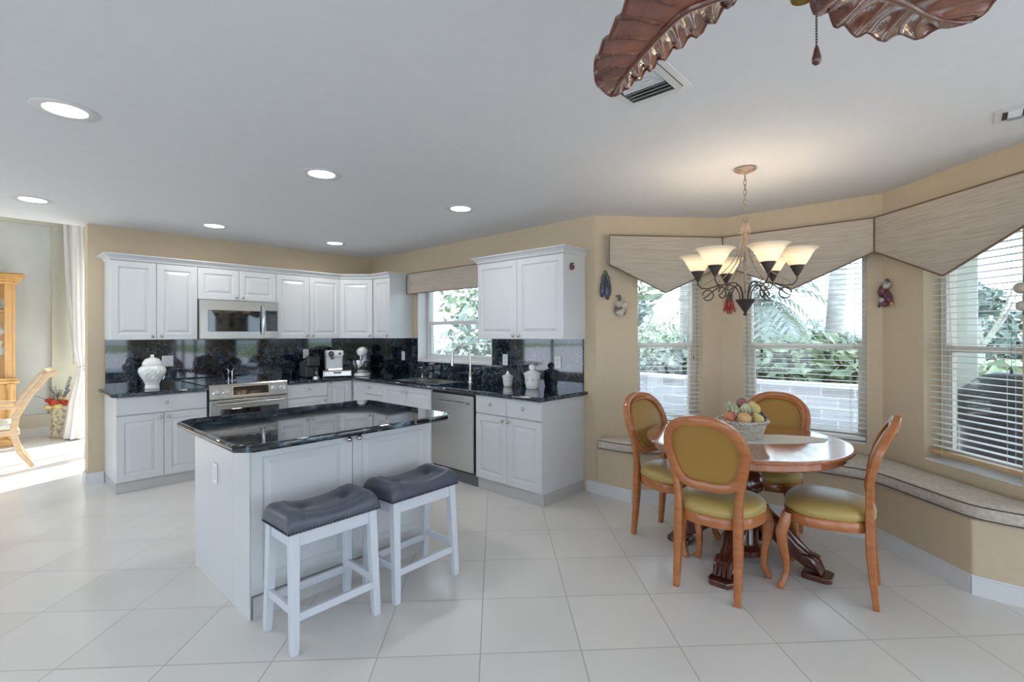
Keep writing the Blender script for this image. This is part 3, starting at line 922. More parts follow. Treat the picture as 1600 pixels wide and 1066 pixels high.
# ------------------------------------------------------------------ counter items
# ginger jar
r = thing('ginger_jar', 'tall white lidded ginger jar on the left worktop', 'jar', (-2.57, -.40, CT1))
k = 1.0
MB().lathe([(.056, 0), (.060, .006), (.058, .03), (.054, .045), (.072, .085), (.100, .135), (.112, .175), (.104, .205), (.080, .225), (.068, .232)], n=32).obj('body', 'ceramic', r, smooth=True)
MB().lathe([(.078, .231), (.080, .236), (.074, .262), (.055, .288), (.020, .302), (.012, .306), (.018, .316), (.012, .328), (0.0001, .332)], n=28).obj('lid', 'ceramic', r, smooth=True)
mb = MB()
for i in range(9):
    a = -2.2+i*.17
    p = [V(.113*math.cos(a+t*.12), .113*math.sin(a+t*.12), .15+.05*math.sin(i*1.3)+.02*t) for t in (-1, 0, 1)]
    mb.tube(p, [.002, .006, .002], 6)
    mb.ell((.114*math.cos(a), .114*math.sin(a), .172+.02*math.cos(i*2)), (.008, .008, .006), 8, 6)
mb.obj('relief_flowers', 'ceramic', r, smooth=True)
# spoon stand
r = thing('utensil_stand', 'small twin-post metal stand behind the range cooktop', 'stand', (-1.80, -.09, .911))
mb = MB()
mb.box(-.05, .05, -.03, .03, 0, .006)
mb.obj('base', 'chrome', r, bevel=.002)
for s in (-1, 1):
    mb = MB(); mb.tube([(s*.018, 0, .006), (s*.018, 0, .10), (s*.022, 0, .118), (s*.040, 0, .132)], .005, 8); mb.obj('post', 'chrome', r, smooth=True)
MB().tube([(-.018, 0, .098), (.018, 0, .098)], .004, 8).obj('crossbar', 'chrome', r)
# stand mixer
r = thing('stand_mixer', 'white stand mixer with steel bowl in the kitchen corner', 'mixer', (-.45, -.56, CT1), math.radians(-42))
mb = MB()
rings = []
for sx, sy, z in ((.09, .13, 0), (.10, .145, .006), (.10, .145, .022), (.085, .13, .038), (.06, .105, .046)):
    rings.append([V(sx*math.cos(t)*1., sy*math.sin(t), z) for t in [2*PI*i/20 for i in range(20)]])
mb.loft(rings)
mb.obj('base', 'ceramic', r, smooth=True)
mb = MB(); mb.tube([(0, .10, .03), (0, .11, .12), (0, .10, .22), (0, .06, .27)], [.045, .035, .036, .04], 14); mb.obj('column', 'ceramic', r, smooth=True)
mb = MB(); mb.tube([(0, .14, .295), (0, .11, .30), (0, .02, .305), (0, -.08, .30), (0, -.125, .29)], [.02, .05, .062, .055, .03], 18); mb.obj('motor_head', 'ceramic', r, smooth=True)
MB().tube([(0, -.075, .26), (0, -.075, .17)], [.02, .012], 10).obj('beater_shaft', 'chrome', r, smooth=True)
MB().lathe([(.035, .048), (.05, .055), (.088, .09), (.105, .15), (.108, .195), (.112, .197), (.104, .193), (.10, .15), (.08, .10), (.03, .065)], (0, -.05, 0), 26, cap=False).obj('bowl', 'chrome', r, smooth=True)
MB().ell((-.058, -.03, .30), (.012, .018, .018), 10, 8).obj('dial', 'darkgrey', r, smooth=True)
# coffee drawer stand
r = thing('pod_drawer', 'silver pod drawer stand under the white coffee machine', 'drawer', (-.70, -.36, CT1), math.radians(-20))
MB().box(-.165, .165, -.16, .16, .004, .078).obj('case', 'nickel', r, bevel=.006)
MB().box(-.155, .155, -.170, -.160, .010, .070).obj('drawer_front', 'steel', r, bevel=.004)
MB().box(-.045, .045, -.176, -.170, .045, .062).obj('drawer_pull', 'slotm', r, bevel=.003)
r = thing('coffee_machine', 'white and silver coffee machine standing on the pod drawer', 'coffee machine', (-.71, -.34, CT1+.078), math.radians(-20))
MB().box(-.10, .10, -.03, .13, 0, .245).obj('body', 'plastic', r, bevel=.02, seg=4)
MB().box(-.095, .095, -.125, -.03, .17, .245).obj('brew_head', 'plastic', r, bevel=.015, seg=3)
MB().lathe([(.034, 0), (.034, .012), (.022, .014), (.0001, .014)], (0, 0, 0), 20, Matrix.Translation((-.05, -.127, .205)) @ Matrix.Rotation(PI/2, 4, 'X')).obj('gauge', 'blackplastic', r, smooth=True)
MB().lathe([(.016, 0), (.016, .012), (.0001, .013)], (0, 0, 0), 16, Matrix.Translation((.05, -.127, .205)) @ Matrix.Rotation(PI/2, 4, 'X')).obj('button', 'darkgrey', r, smooth=True)
MB().box(-.085, .085, -.12, -.03, 0, .03).obj('drip_tray', 'chrome', r, bevel=.006)
MB().tube([(-.03, -.08, .17), (-.03, -.08, .135)], .018, 12).obj('spout', 'darkgrey', r)
r = thing('coffee_maker', 'black pod coffee maker left of the white coffee machine', 'coffee maker', (-.99, -.28, CT1), math.radians(-8))
MB().box(-.075, .03, -.10, .15, 0, .20).obj('body', 'blackplastic', r, bevel=.015, seg=3)
MB().box(-.07, .08, -.15, -.06, .13, .26).obj('brew_head', 'blackplastic', r, bevel=.02, seg=3)
MB().box(.033, .09, -.06, .14, .01, .29).obj('water_tank', 'blackglass', r, bevel=.01)
MB().lathe([(.045, 0), (.045, .02), (.04, .022), (.0001, .022)], (.03, -.14, 0), 18).obj('drip_tray', 'nickel', r, smooth=True)
# ceramic pots
def pot(label, loc, s, top):
    r = thing('ceramic_pot', label, 'pot', loc, 0, 'white ceramic keeper pots')
    MB().lathe([(.055*s, 0), (.060*s, .004*s), (.068*s, .05*s), (.072*s, .10*s), (.078*s, .135*s), (.074*s, .137*s)], n=28).obj('body', 'ceramic', r, smooth=True)
    MB().lathe([(.084*s, .136*s), (.086*s, .143*s), (.06*s, .158*s), (.03*s, .170*s), (.02*s, .172*s)], n=28).obj('lid', 'ceramic', r, smooth=True)
    if top == 'ball': MB().ell((0, 0, .200*s), (.034*s, .034*s, .032*s)).obj('lid_knob', 'ceramic', r, smooth=True)
    else: MB().lathe([(.026*s, .166*s), (.030*s, .18*s), (.012*s, .21*s), (.0001, .225*s)], n=16).obj('lid_knob', 'ceramic', r, smooth=True)
    mb = MB()
    for a in ((PI+.6, PI+1.1, PI+.1) if s < .9 else (PI+.75, PI+1.5, PI)):
        c = V(.0705*s*math.cos(a), .0705*s*math.sin(a), .085*s)
        mb.ell(c, (.006*s, .006*s, .006*s), 8, 6)
    mb.obj('vent_holes', 'slotm', r)
    return r
pot('larger white ceramic keeper with ball-shaped lid knob', (-.16, -3.13, CT1), 1.02, 'ball')
pot('small white ceramic keeper with pointed lid knob', (-.15, -2.80, CT1), .70, 'point')

# ------------------------------------------------------------------ bar stools
def make_stool(label):
    r = thing('bar_stool', label, 'stool', (0, 0, 0), 0, 'white saddle stools at the island')
    hw, hd = .232, .142
    fx, fy = .208, .142       # foot centres
    tx, ty = .196, .112       # leg top centres
    zt = .53
    for sx in (-1, 1):
        for sy in (-1, 1):
            mb = MB()
            rings = []
            for (cx, cy, z, h) in ((sx*fx, sy*fy, 0, .016), (sx*(fx-.002), sy*(fy-.003), .06, .018), (sx*tx, sy*ty, zt, .0215)):
                rings.append([V(cx-h, cy-h, z), V(cx+h, cy-h, z), V(cx+h, cy+h, z), V(cx-h, cy+h, z)])
            mb.loft(rings)
            mb.obj('leg', 'stoolwhite', r, bevel=.003)
    def lp(sx, sy, z):
        t = z/zt
        return V(sx*(fx+(tx-fx)*t), sy*(fy+(ty-fy)*t), z)
    for sy in (-1, 1):
        a = lp(-1, sy, .155); b = lp(1, sy, .155)
        MB().box(a.x, b.x, a.y-.010, a.y+.010, .137, .173).obj('stretcher', 'stoolwhite', r, bevel=.002)
    for sx in (-1, 1):
        a = lp(sx, -1, .185); b = lp(sx, 1, .185)
        MB().box(a.x-.010, a.x+.010, a.y, b.y, .167, .203).obj('stretcher', 'stoolwhite', r, bevel=.002)
    mb = MB(); x, y = tx+.012, ty+.012
    mb.box(-x, x, -y, -y+.018, .465, .53); mb.box(-x, x, y-.018, y, .465, .53); mb.box(-x, -x+.018, -y+.018, y-.018, .465, .53); mb.box(x-.018, x, -y+.018, y-.018, .465, .53)
    mb.obj('apron', 'stoolwhite', r, bevel=.002)
    # saddle cushion
    nx, ny = 28, 18
    vs = []; fs = []
    def top(u, v):
        ax = abs(u); ay = abs(v)
        saddle = .050+.052*(ax**1.8)
        edge = (1-ax**10)*(1-ay**8)
        edge = max(edge, 0)**.45
        t = saddle*edge
        for (bu, bv) in ((-.48, 0), (.48, 0)):
            dd = math.hypot((u-bu)*hw, (v-bv)*hd)
            t -= .020*math.exp(-(dd/.018)**2)+.014*math.exp(-(dd/.050)**2)
        return t
    for j in range(ny+1):
        for i in range(nx+1):
            u = -1+2*i/nx; v = -1+2*j/ny
            u = math.sin(u*PI/2); v = math.sin(v*PI/2)
            vs.append(V(u*hw, v*hd, .528+.024+max(0, top(u, v))*.85))
    for j in range(ny):
        for i in range(nx):
            a = j*(nx+1)+i
            fs.append((a, a+1, a+nx+2, a+nx+1))
    # skirt
    rim = [i for i in range(nx+1)]+[(j*(nx+1)+nx) for j in range(1, ny+1)]+[ny*(nx+1)+i for i in range(nx-1, -1, -1)]+[j*(nx+1) for j in range(ny-1, 0, -1)]
    n0 = len(vs)
    for i in rim:
        vs.append(V(vs[i].x, vs[i].y, .5305))
    m = len(rim)
    for i in range(m):
        fs.append((rim[i], n0+i, n0+(i+1) % m, rim[(i+1) % m]))
    fs.append([n0+i for i in range(m)][::-1])
    mb = MB(); mb.add(vs, fs)
    s = mb.obj('seat', 'leather', r, smooth=True)
    mb = MB()
    for u0 in (-.48, .48):
        mb.ell((u0*hw, 0, .554+top(u0, 0)*.85), (.009, .009, .005), 10, 6)
    mb.obj('tuft_buttons', 'leather', s, smooth=True)
    mb = MB()
    for u0 in (-.62, .62):
        mb.tube([V(u0*hw, v*hd, .5535+max(0, top(u0, v))*.85) for v in [-.97+1.94*k/18 for k in range(19)]], .0018, 5)
    mb.obj('stitching', 'stitch', s)
    mb = MB()
    stp = .0165
    per = []
    n = int(2*hw/stp)
    for i in range(n+1):
        x = -hw+.004+(2*hw-.008)*i/n
        per += [(x, -hd-.001), (x, hd+.001)]
    n = int(2*hd/stp)
    for i in range(1, n):
        y = -hd+(2*hd)*i/n
        per += [(-hw-.001, y), (hw+.001, y)]
    for x, y in per: mb.ell((x, y, .538), (.0052, .0052, .0052), 6, 5)
    mb.obj('nailhead_trim', 'nail', s, smooth=True)
    return r
s1 = make_stool('white saddle stool with grey tufted seat, nearest the camera')
s1.location = (-2.546, -3.812, 0); s1.rotation_euler = (0, 0, math.radians(1))
s2 = dup(s1, (-2.010, -3.795, 0), math.radians(2), 'white saddle stool with grey tufted seat at the right half of the island')

# ------------------------------------------------------------------ dining chairs
def superell(a, b, n, e=2.6, cx=0, cy=0):
    out = []
    for i in range(n):
        t = 2*PI*i/n
        c, s_ = math.cos(t), math.sin(t)
        out.append((cx+a*math.copysign(abs(c)**(2/e), c), cy+b*math.copysign(abs(s_)**(2/e), s_)))
    return out
def seat_outline(k=1.0, n=48):
    out = []
    for x, y in superell(.235, .215, n, 2.7):
        f = 1-.20*max(0, (y+.05))/.265      # narrower to the back
        y2 = y*(1.0 if y > 0 else 1.03)
        out.append((x*f*k, y2*k))
    return out
def yb(z):
    return .188+(.128*((z-.60)/.38)**1.9 if z > .60 else 0)
def make_chair(label):
    r = thing('dining_chair', label, 'chair', (0, 0, 0), 0, 'balloon-back dining chairs around the round table')
    so = seat_outline()
    rings = []
    for k, z in ((.95, .375), (.99, .378), (1.0, .392), (1.0, .428), (.97, .436)):
        rings.append([V(x*k, y*k, z) for x, y in so])
    MB().loft(rings).obj('seat_frame', 'chairwood', r, smooth=True)
    rings = []
    for k, z in ((.955, .432), (.985, .440), (1.005, .456), (.985, .476), (.90, .494), (.72, .508), (.45, .516), (.15, .519)):
        rings.append([V(x*k, y*k, z) for x, y in so])
    s = MB().loft(rings).obj('seat', 'fabric_seat', r, smooth=True)
    mb = MB()
    pts = seat_outline(.985, 90)
    for x, y in pts: mb.ell((x, y, .4375), (.0036, .0036, .0036), 5, 4)
    mb.obj('nailhead_trim', 'gold', s, smooth=True)
    # cabriole front legs
    for sx in (-1, 1):
        pts = [(sx*.185, -.185, .425), (sx*.192, -.195, .38), (sx*.205, -.212, .32), (sx*.202, -.208, .25), (sx*.190, -.192, .17), (sx*.186, -.188, .10), (sx*.196, -.202, .045), (sx*.207, -.216, .018), (sx*.207, -.216, 0)]
        rad = [.026, .030, .031, .026, .019, .016, .017, .020, .016]
        MB().tube(pts, rad, 12, square=(.95, .95), up=(0, -1, 0)).obj('leg', 'chairwood', r, smooth=True)
    for sx in (-1, 1):
        pts = [(sx*.160, .190, .43), (sx*.161, .190, .36), (sx*.162, .192, .28), (sx*.163, .200, .18), (sx*.164, .209, .08), (sx*.165, .217, 0)]
        rad = [.024, .025, .0245, .022, .020, .017]
        MB().tube(pts, rad, 12, square=(.85, .95), up=(0, 1, 0)).obj('leg', 'chairwood', r, smooth=True)
    # back: balloon ring + posts
    zc0, hh, hwid = .775, .187, .205
    N = 56
    def ringpt(t, k=1.0, kz=None):
        kz = k if kz is None else kz
        c, s_ = math.cos(t), math.sin(t)
        e = 2/2.4 if s_ > 0 else 2/4.0
        x = hwid*k*math.copysign(abs(c)**e, c); z = hh*kz*math.copysign(abs(s_)**e, s_)
        x *= 1-.20*max(0, -(z/hh))**1.1
        z2 = zc0+z
        # slightly bowed bottom rail
        return x, z2
    ring = []
    for i in range(N):
        x, z = ringpt(2*PI*i/N)
        ring.append(V(x, yb(z), z))
    mb = MB(); mb.tube(ring, 1.0, 12, closed=True, square=(.0185, .0255), up=(0, 1, 0))
    bf = mb.obj('back_frame', 'chairwood', r, smooth=True)
    mb = MB()
    for k in (.90,):
        rg = []
        for i in range(N):
            x, z = ringpt(2*PI*i/N, k); rg.append(V(x, yb(z)-.019, z))
        mb.tube(rg, .0065, 8, closed=True, up=(0, 1, 0))
    rg = []
    for i in range(N):
        x, z = ringpt(2*PI*i/N, 1.04); rg.append(V(x, yb(z)-.016, z))
    mb.tube(rg, .006, 8, closed=True, up=(0, 1, 0))
    mb.obj('moulding_bead', 'chairwood', bf, smooth=True)
    for sx in (-1, 1):
        pts = []; rad = []
        for z, x, rr in ((.42, .160, .024), (.47, .161, .023), (.53, .165, .021), (.59, .173, .021), (.65, .186, .020), (.70, .196, .019)):
            pts.append((sx*x, yb(z), z)); rad.append(rr)
        MB().tube(pts, rad, 12, square=(.85, .95), up=(0, 1, 0)).obj('back_post', 'chairwood', r, smooth=True)
    # upholstered pad, domed both sides
    vs = []; fs = []
    K = 8
    for side in (-1, 1):
        base_ = len(vs)
        for j in range(K+1):
            k = (j/K)*.93
            d = .006+.016*(1-(j/K)**2.5)
            for i in range(N):
                x, z = ringpt(2*PI*i/N, max(k, .001))
                vs.append(V(x, yb(z)+side*d*(1.0 if side < 0 else .45), z))
        for j in range(K):
            for i in range(N):
                i2 = (i+1) % N
                fs.append((base_+j*N+i, base_+j*N+i2, base_+(j+1)*N+i2, base_+(j+1)*N+i))
    MB().add(vs, fs).obj('backrest', 'fabric_gold', r, smooth=True)
    return r
cB = make_chair('balloon-back chair seen from behind, nearest the camera')
cB.location = (-.835, -5.125, 0); cB.rotation_euler = (0, 0, PI/2+.02)
dup(cB, (-.435, -4.665, 0), math.radians(-8), 'balloon-back chair on the left of the table beside the window seat')
dup(cB, (-.462, -5.605, 0), PI+math.radians(5), 'balloon-back chair in profile at the right of the table')
dup(cB, (.02, -5.14, 0), -PI/2, 'balloon-back chair behind the fruit basket, against the middle window')

# ------------------------------------------------------------------ dining table
TX, TY = -.436, -5.131
r = thing('dining_table', 'round polished wood pedestal table in the breakfast bay', 'table', (TX, TY, 0))
MB().lathe([(.50, .688), (.545, .690), (.556, .700), (.556, .728), (.572, .735), (.592, .742), (.596, .750), (.592, .758), (.582, .760), (.574, .760), (.3, .760), (.0001, .760)], n=96).obj('tabletop', 'tablewood', r, smooth=True)
MB().lathe([(.30, .66), (.30, .69)], n=40).obj('underframe', 'mahog', r)
MB().lathe([(.12, .66), (.13, .65), (.09, .62), (.060, .60), (.055, .585), (.085, .565), (.115, .53), (.128, .49), (.118, .45), (.085, .42), (.060, .405), (.058, .39), (.085, .375), (.09, .36), (.14, .335), (.15, .32), (.10, .31), (.085, .30), (.085, .12), (.10, .10), (.12, .085), (.12, .05), (.06, .045)], n=36).obj('pedestal', 'mahog', r, smooth=True)
for i in range(4):
    a = i*PI/2+math.radians(2)
    ca, sa = math.cos(a), math.sin(a)
    def P(rr, z): return V(ca*rr, sa*rr, z)
    mb = MB()
    mb.tube([P(.05, .27), P(.12, .275), P(.20, .22), P(.28, .145), P(.35, .10), P(.41, .085)], [.065, .072, .058, .050, .046, .044], 14, square=(.95, .8), up=(0, 0, 1))
    l = mb.obj('leg', 'mahog', r, smooth=True)
    mb = MB()
    Mx = Matrix.Rotation(a, 4, 'Z')
    mb.prism([(.33, -.062), (.45, -.070), (.485, -.05), (.485, .05), (.45, .070), (.33, .062)], 0, .034, Mx)
    mb.obj('foot_plate', 'mahog', l, bevel=.008)
    mb = MB()
    for kx in (-1.5, -.5, .5, 1.5):
        y = kx*.026
        pts = [Mx @ V(.33+t*.10, y, .115+.015*math.sin(t*PI)-(.075*t*t)) for t in (0, .25, .5, .75, 1)]
        mb.tube(pts, [.013, .017, .018, .016, .011], 8)
    mb.tube([Mx @ V(.15, 0, .30), Mx @ V(.22, 0, .27), Mx @ V(.30, 0, .19), Mx @ V(.36, 0, .14)], [.012, .018, .018, .012], 8)
    mb.obj('claw', 'mahog', l, smooth=True)
# runner
pts = []
N = 64
for i in range(N):
    t = 2*PI*i/N
    rr = 1+.03*math.cos(t*11)
    pts.append((.39*math.cos(t)*rr, .135*math.sin(t)*rr))
mb = MB(); mb.prism(pts, 0, .0025)
o = mb.obj('table_runner', 'creamfab'); o.location = (-.40, -5.235, .7605); o.rotation_euler = (0, 0, math.radians(-50)); tag(o, 'pale scalloped oval cloth on the round table', 'runner')
# basket
bx, by = -.435, -5.125
r = thing('fruit_basket', 'whitewashed woven basket of fruit at the centre of the table', 'basket', (bx, by, .764))
basket_m = noisy('whitewashed_wicker', [(.35, (.42, .38, .30)), (.65, (.68, .66, .60))], (40, 40, 120), .8, 1, 3, .5, .004)
mb = MB()
prof = [(.105, 0)]
for i in range(9):
    z = .006+i*.011
    r0 = .108+.035*(z/.1)
    prof += [(r0+.004, z+.0055), (r0, z+.011)]
prof += [(.150, .108), (.146, .112), (.135, .104), (.10, .012), (.0001, .012)]
mb.lathe(prof, n=40)
mb.obj('wicker_body', basket_m, r, smooth=True)
mb = MB()
for j in range(2):
    mb.tube([((.146+.006*math.sin(i*PI/2+j*PI))*math.cos(2*PI*i/80), (.146+.006*math.sin(i*PI/2+j*PI))*math.sin(2*PI*i/80), .108+.006*math.cos(i*PI/2+j*PI)) for i in range(80)], .006, 6, closed=True)
mb.obj('braided_rim', basket_m, r, smooth=True)
fm = {}
for nm, c1, c2 in (('peach', (.62, .36, .16), (.75, .50, .24)), ('pear', (.58, .46, .16), (.68, .56, .26)), ('pomegranate', (.45, .10, .06), (.62, .25, .12)), ('artichoke', (.36, .40, .22), (.60, .62, .44)), ('plum', (.20, .07, .08), (.38, .18, .16)), ('grape', (.05, .06, .09), (.12, .12, .16))):
    fm[nm] = noisy(nm+'_skin', [(.35, c1), (.65, c2)], (12, 12, 12), .35, 1.5, 3)
vr = Vector((.669, -.743)); vf = Vector((.743, .669))
def fr(kind, right, fwd_, z, s, label):
    x = bx+vr.x*right+vf.x*fwd_; y = by+vr.y*right+vf.y*fwd_
    mb = MB()
    if kind in ('peach', 'plum', 'pomegranate'):
        prof = [(.0001, -.9*s), (.5*s, -.82*s), (.9*s, -.4*s), (1.0*s, 0), (.92*s, .45*s), (.6*s, .80*s), (.25*s, .86*s), (.0001, .78*s)]
        mb.lathe(prof, n=18)
        if kind == 'pomegranate':
            mb.lathe([(.25*s, .8*s), (.22*s, 1.0*s), (.36*s, 1.15*s), (.2*s, 1.0*s), (.0001, .95*s)], n=8)
    elif kind == 'pear':
        mb.lathe([(.0001, -.95*s), (.6*s, -.85*s), (.95*s, -.4*s), (.95*s, .05*s), (.65*s, .6*s), (.42*s, .95*s), (.3*s, 1.2*s), (.0001, 1.28*s)], n=18)
    elif kind == 'artichoke':
        mb.ell((0, 0, 0), (.7*s, .7*s, .8*s), 12, 8)
        for ring_, (zz, rad, n) in enumerate(((-.5, .75, 7), (-.1, .86, 8), (.3, .72, 7), (.65, .42, 5))):
            for i in range(n):
                a = 2*PI*(i+ring_*.5)/n
                mb.ell((rad*s*math.cos(a), rad*s*math.sin(a), zz*s), (.16*s, .3*s, .34*s), 8, 6, Matrix.Rotation(a, 4, 'Z') @ Matrix.Rotation(-.3, 4, 'Y'))
    elif kind == 'grape':
        for i in range(12):
            mb.ell((random.uniform(-.9, .9)*s, random.uniform(-.9, .9)*s, random.uniform(-.7, .7)*s), (.36*s,)*3, 8, 6)
    o = mb.obj(kind if kind != 'grape' else 'grape_bunch', fm[kind], None, smooth=True)
    o.location = (x, y, .764+z); o.rotation_euler = (random.uniform(-.5, .5), random.uniform(-.5, .5), random.uniform(0, 6))
    tag(o, label, 'fruit', 'fruit in the basket')
fr('pomegranate', -.100, -.045, .130, .038, 'red pomegranate at the left rim of the basket')
fr('peach', -.028, -.085, .130, .042, 'large blushing peach at the front of the basket')
fr('pear', .062, -.075, .125, .036, 'small yellow pear at the front right of the basket')
fr('grape', .115, -.01, .13, .032, 'dark grapes hanging at the right rim of the basket')
fr('artichoke', -.060, -.005, .165, .044, 'pale green artichoke at the left of the fruit heap')
fr('artichoke', .005, -.035, .185, .034, 'smaller green artichoke in the middle of the fruit heap')
fr('pear', .070, -.005, .180, .040, 'large yellow pear at the upper right of the fruit heap')
fr('plum', .020, .045, .205, .038, 'dark red plum topping the fruit heap')
fr('artichoke', -.055, .06, .185, .036, 'green artichoke at the back of the fruit heap')

# ------------------------------------------------------------------ chandelier
HX, HY = -.400, -5.133
r = thing('chandelier', 'six-light bronze scroll chandelier with frosted glass shades', 'chandelier', (HX, HY, 0))
MB().lathe([(.066, CH-.002), (.068, CH-.010), (.060, CH-.018), (.020, CH-.032), (.008, CH-.040)], n=28).obj('canopy', 'bronze', r, smooth=True)
mb = MB()
z = CH-.045; i = 0
while z > 2.17:
    pts = []
    for k in range(14):
        t = 2*PI*k/14
        u, w_ = .009*math.cos(t), .021*math.sin(t)
        pts.append((u, 0, z-.016+w_) if i % 2 == 0 else (0, u, z-.016+w_))
    mb.tube(pts, .0022, 6, closed=True)
    z -= .031; i += 1
mb.obj('chain', 'bronze', r, smooth=True)
MB().lathe([(.004, 2.178), (.012, 2.165), (.034, 2.085), (.038, 2.070), (.010, 2.068)], n=24).obj('top_cone', 'bronze', r, smooth=True)
MB().tube([(0, 0, 2.07), (0, 0, 1.63)], .009, 12).obj('stem', 'bronze', r, smooth=True)
MB().lathe([(.058, 1.640), (.060, 1.634), (.010, 1.560), (.008, 1.556), (.013, 1.548), (.010, 1.538), (.0001, 1.535)], n=28).obj('bottom_cone', 'iron', r, smooth=True)
import cmath
for i in range(6):
    a = math.radians(42+180+60*i)      # one arm straight towards the camera
    Rz = Matrix.Rotation(a, 4, 'Z')
    def Q(rr, z, s=0): return Rz @ V(rr, s, z)
    # main arm: rises from the bottom cone, loops, then climbs to the shade cup
    pts = [Q(.030, 1.640), Q(.035, 1.68), Q(.055, 1.72), Q(.095, 1.742), Q(.14, 1.738), Q(.175, 1.715), Q(.21, 1.688), Q(.235, 1.665)]
    cx_, cz_, rr_ = .215, 1.675, .034
    for k in range(14):
        t = -PI*.15-2*PI*k/14*1.0
        pts.append(Q(cx_+.01+rr_*math.cos(t), cz_+rr_*math.sin(t), .004*k/14))
    mb = MB(); mb.tube(pts, .0042, 8)
    mb.tube([Q(.12, 1.742), Q(.17, 1.735), Q(.22, 1.720), Q(.265, 1.722), Q(.288, 1.748), Q(.29, 1.775)], .0042, 8)
    ob = mb.obj('arm', 'iron', r, smooth=True)
    mb = MB()
    pts = [Q(.020, 2.075), Q(.030, 2.0), Q(.05, 1.93), Q(.09, 1.865), Q(.14, 1.815), Q(.19, 1.78), Q(.23, 1.755)]
    for k in range(9):
        t = PI/2-2*PI*k/10
        pts.append(Q(.232+.022*math.cos(t), 1.733+.022*math.sin(t)))
    mb.tube(pts, .0028, 6)
    mb.obj('scroll_wire', 'bronze', r, smooth=True)
    c = Q(.29, 0)
    MB().lathe([(.006, 1.772), (.012, 1.780), (.040, 1.832), (.042, 1.838), (.036, 1.838), (.01, 1.80)], (c.x, c.y, 0), 24).obj('shade_cup', 'iron', r, smooth=True)
    sh = MB()
    prof = [(.040, 1.836), (.052, 1.850), (.060, 1.866), (.065, 1.874), (.0645, 1.878), (.073, 1.886), (.077, 1.895), (.0765, 1.900), (.086, 1.909), (.090, 1.917), (.103, 1.929), (.118, 1.938), (.115, 1.9385), (.099, 1.931), (.086, 1.922), (.077, 1.910), (.073, 1.900), (.064, 1.884), (.058, 1.870), (.050, 1.856), (.038, 1.842)]
    prof = [(p, 1.836+(z-1.836)*1.02) for p, z in prof]
    sh.lathe(prof, (c.x, c.y, 0), 36)
    so = sh.obj('glass_shade', 'shade', r, smooth=True)
    MB().ell((c.x, c.y, 1.876), (.018, .018, .026), 12, 8).obj('bulb', 'bulb', so, smooth=True)
    ld = bpy.data.lights.new('bulb_light', 'POINT'); ld.energy = BULB_W; ld.color = (1, .84, .64); ld.shadow_soft_size = .03
    lo = bpy.data.objects.new('bulb_light', ld); COL.objects.link(lo); lo.parent = so; lo.location = (c.x, c.y, 1.925)

# ------------------------------------------------------------------ recessed lights
def can(x, y, label):
    r = thing('recessed_light', label, 'ceiling light', (x, y, CH), 0, 'recessed ceiling lights')
    MB().lathe([(.080, -.001), (.082, -.004), (.118, -.007), (.126, -.001)], n=40, cap=False).obj('trim_ring', 'white_trim', r, smooth=True)
    MB().lathe([(.081, -.0035), (.030, -.0045), (.0001, -.005)], n=32).obj('lens', 'canlamp', r, smooth=True)
    ld = bpy.data.lights.new('lamp', 'AREA'); ld.shape = 'DISK'; ld.size = .13; ld.energy = CAN_W; ld.color = (1.0, .97, .93); ld.spread = math.radians(170)
    lo = bpy.data.objects.new('lamp', ld); COL.objects.link(lo); lo.parent = r; lo.location = (0, 0, -.012)
for x, y, l in ((-3.41, -3.03, 'largest recessed ceiling light at the left of the picture'), (-2.17, -3.03, 'recessed ceiling light above the island, left of the centre'), (-.966, -3.03, 'recessed ceiling light nearest the cabinet right of the sink'),
                (-3.40, -.775, 'recessed ceiling light at the left edge, near the dining room'), (-2.15, -.775, 'recessed ceiling light in front of the microwave'), (-.92, -.775, 'recessed ceiling light nearest the kitchen corner')):
    can(x, y, l)
for x, y in ((-5.6, -3.0), (-7.6, -3.0), (-5.6, -7.5), (-7.6, -7.5), (-1.6, -8.6), (-3.6, -9.6)):  # out-of-view lamps, added to raise the interior brightness
    can(x, y, 'added unseen fill light over the family room behind the camera')

# ------------------------------------------------------------------ ceiling vents
def vent(name, label, cx_, cy_, lx, ly, rz=0):
    r = thing(name, label, 'vent', (cx_, cy_, CH), rz)
    mb = MB(); fr_ = .028
    mb.box(-lx/2, lx/2, -ly/2, -ly/2+fr_, -.006, -.001); mb.box(-lx/2, lx/2, ly/2-fr_, ly/2, -.006, -.001)
    mb.box(-lx/2, -lx/2+fr_, -ly/2+fr_, ly/2-fr_, -.006, -.001); mb.box(lx/2-fr_, lx/2, -ly/2+fr_, ly/2-fr_, -.006, -.001)
    mb.obj('frame', 'white_trim', r, bevel=.001)
    MB().box(-lx/2+fr_, lx/2-fr_, -ly/2+fr_, ly/2-fr_, -.002, -.001).obj('duct_opening', 'slotm', r)
    mb = MB()
    n = 9
    for i in range(n):
        x = -lx/2+fr_+(lx-2*fr_)*(i+.5)/n
        mb.box(-.009, .009, -ly/2+fr_+.035, ly/2-fr_-.02, -.0006, .0006, Matrix.Translation((x, 0, -.010)) @ Matrix.Rotation(.7 if i < n/2 else -.7, 4, 'Y'))
    mb.obj('louvres', 'white_trim', r)
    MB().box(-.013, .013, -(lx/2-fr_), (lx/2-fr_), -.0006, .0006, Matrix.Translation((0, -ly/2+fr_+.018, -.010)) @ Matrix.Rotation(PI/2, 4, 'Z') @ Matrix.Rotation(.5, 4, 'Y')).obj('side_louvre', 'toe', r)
vent('ceiling_vent', 'square white air vent behind the carved fan blade', -1.80, -5.165, .30, .295, math.radians(0))
vent('ceiling_vent', 'white ceiling vent cut by the right edge of the picture', -.34, -6.36, .18, .16)

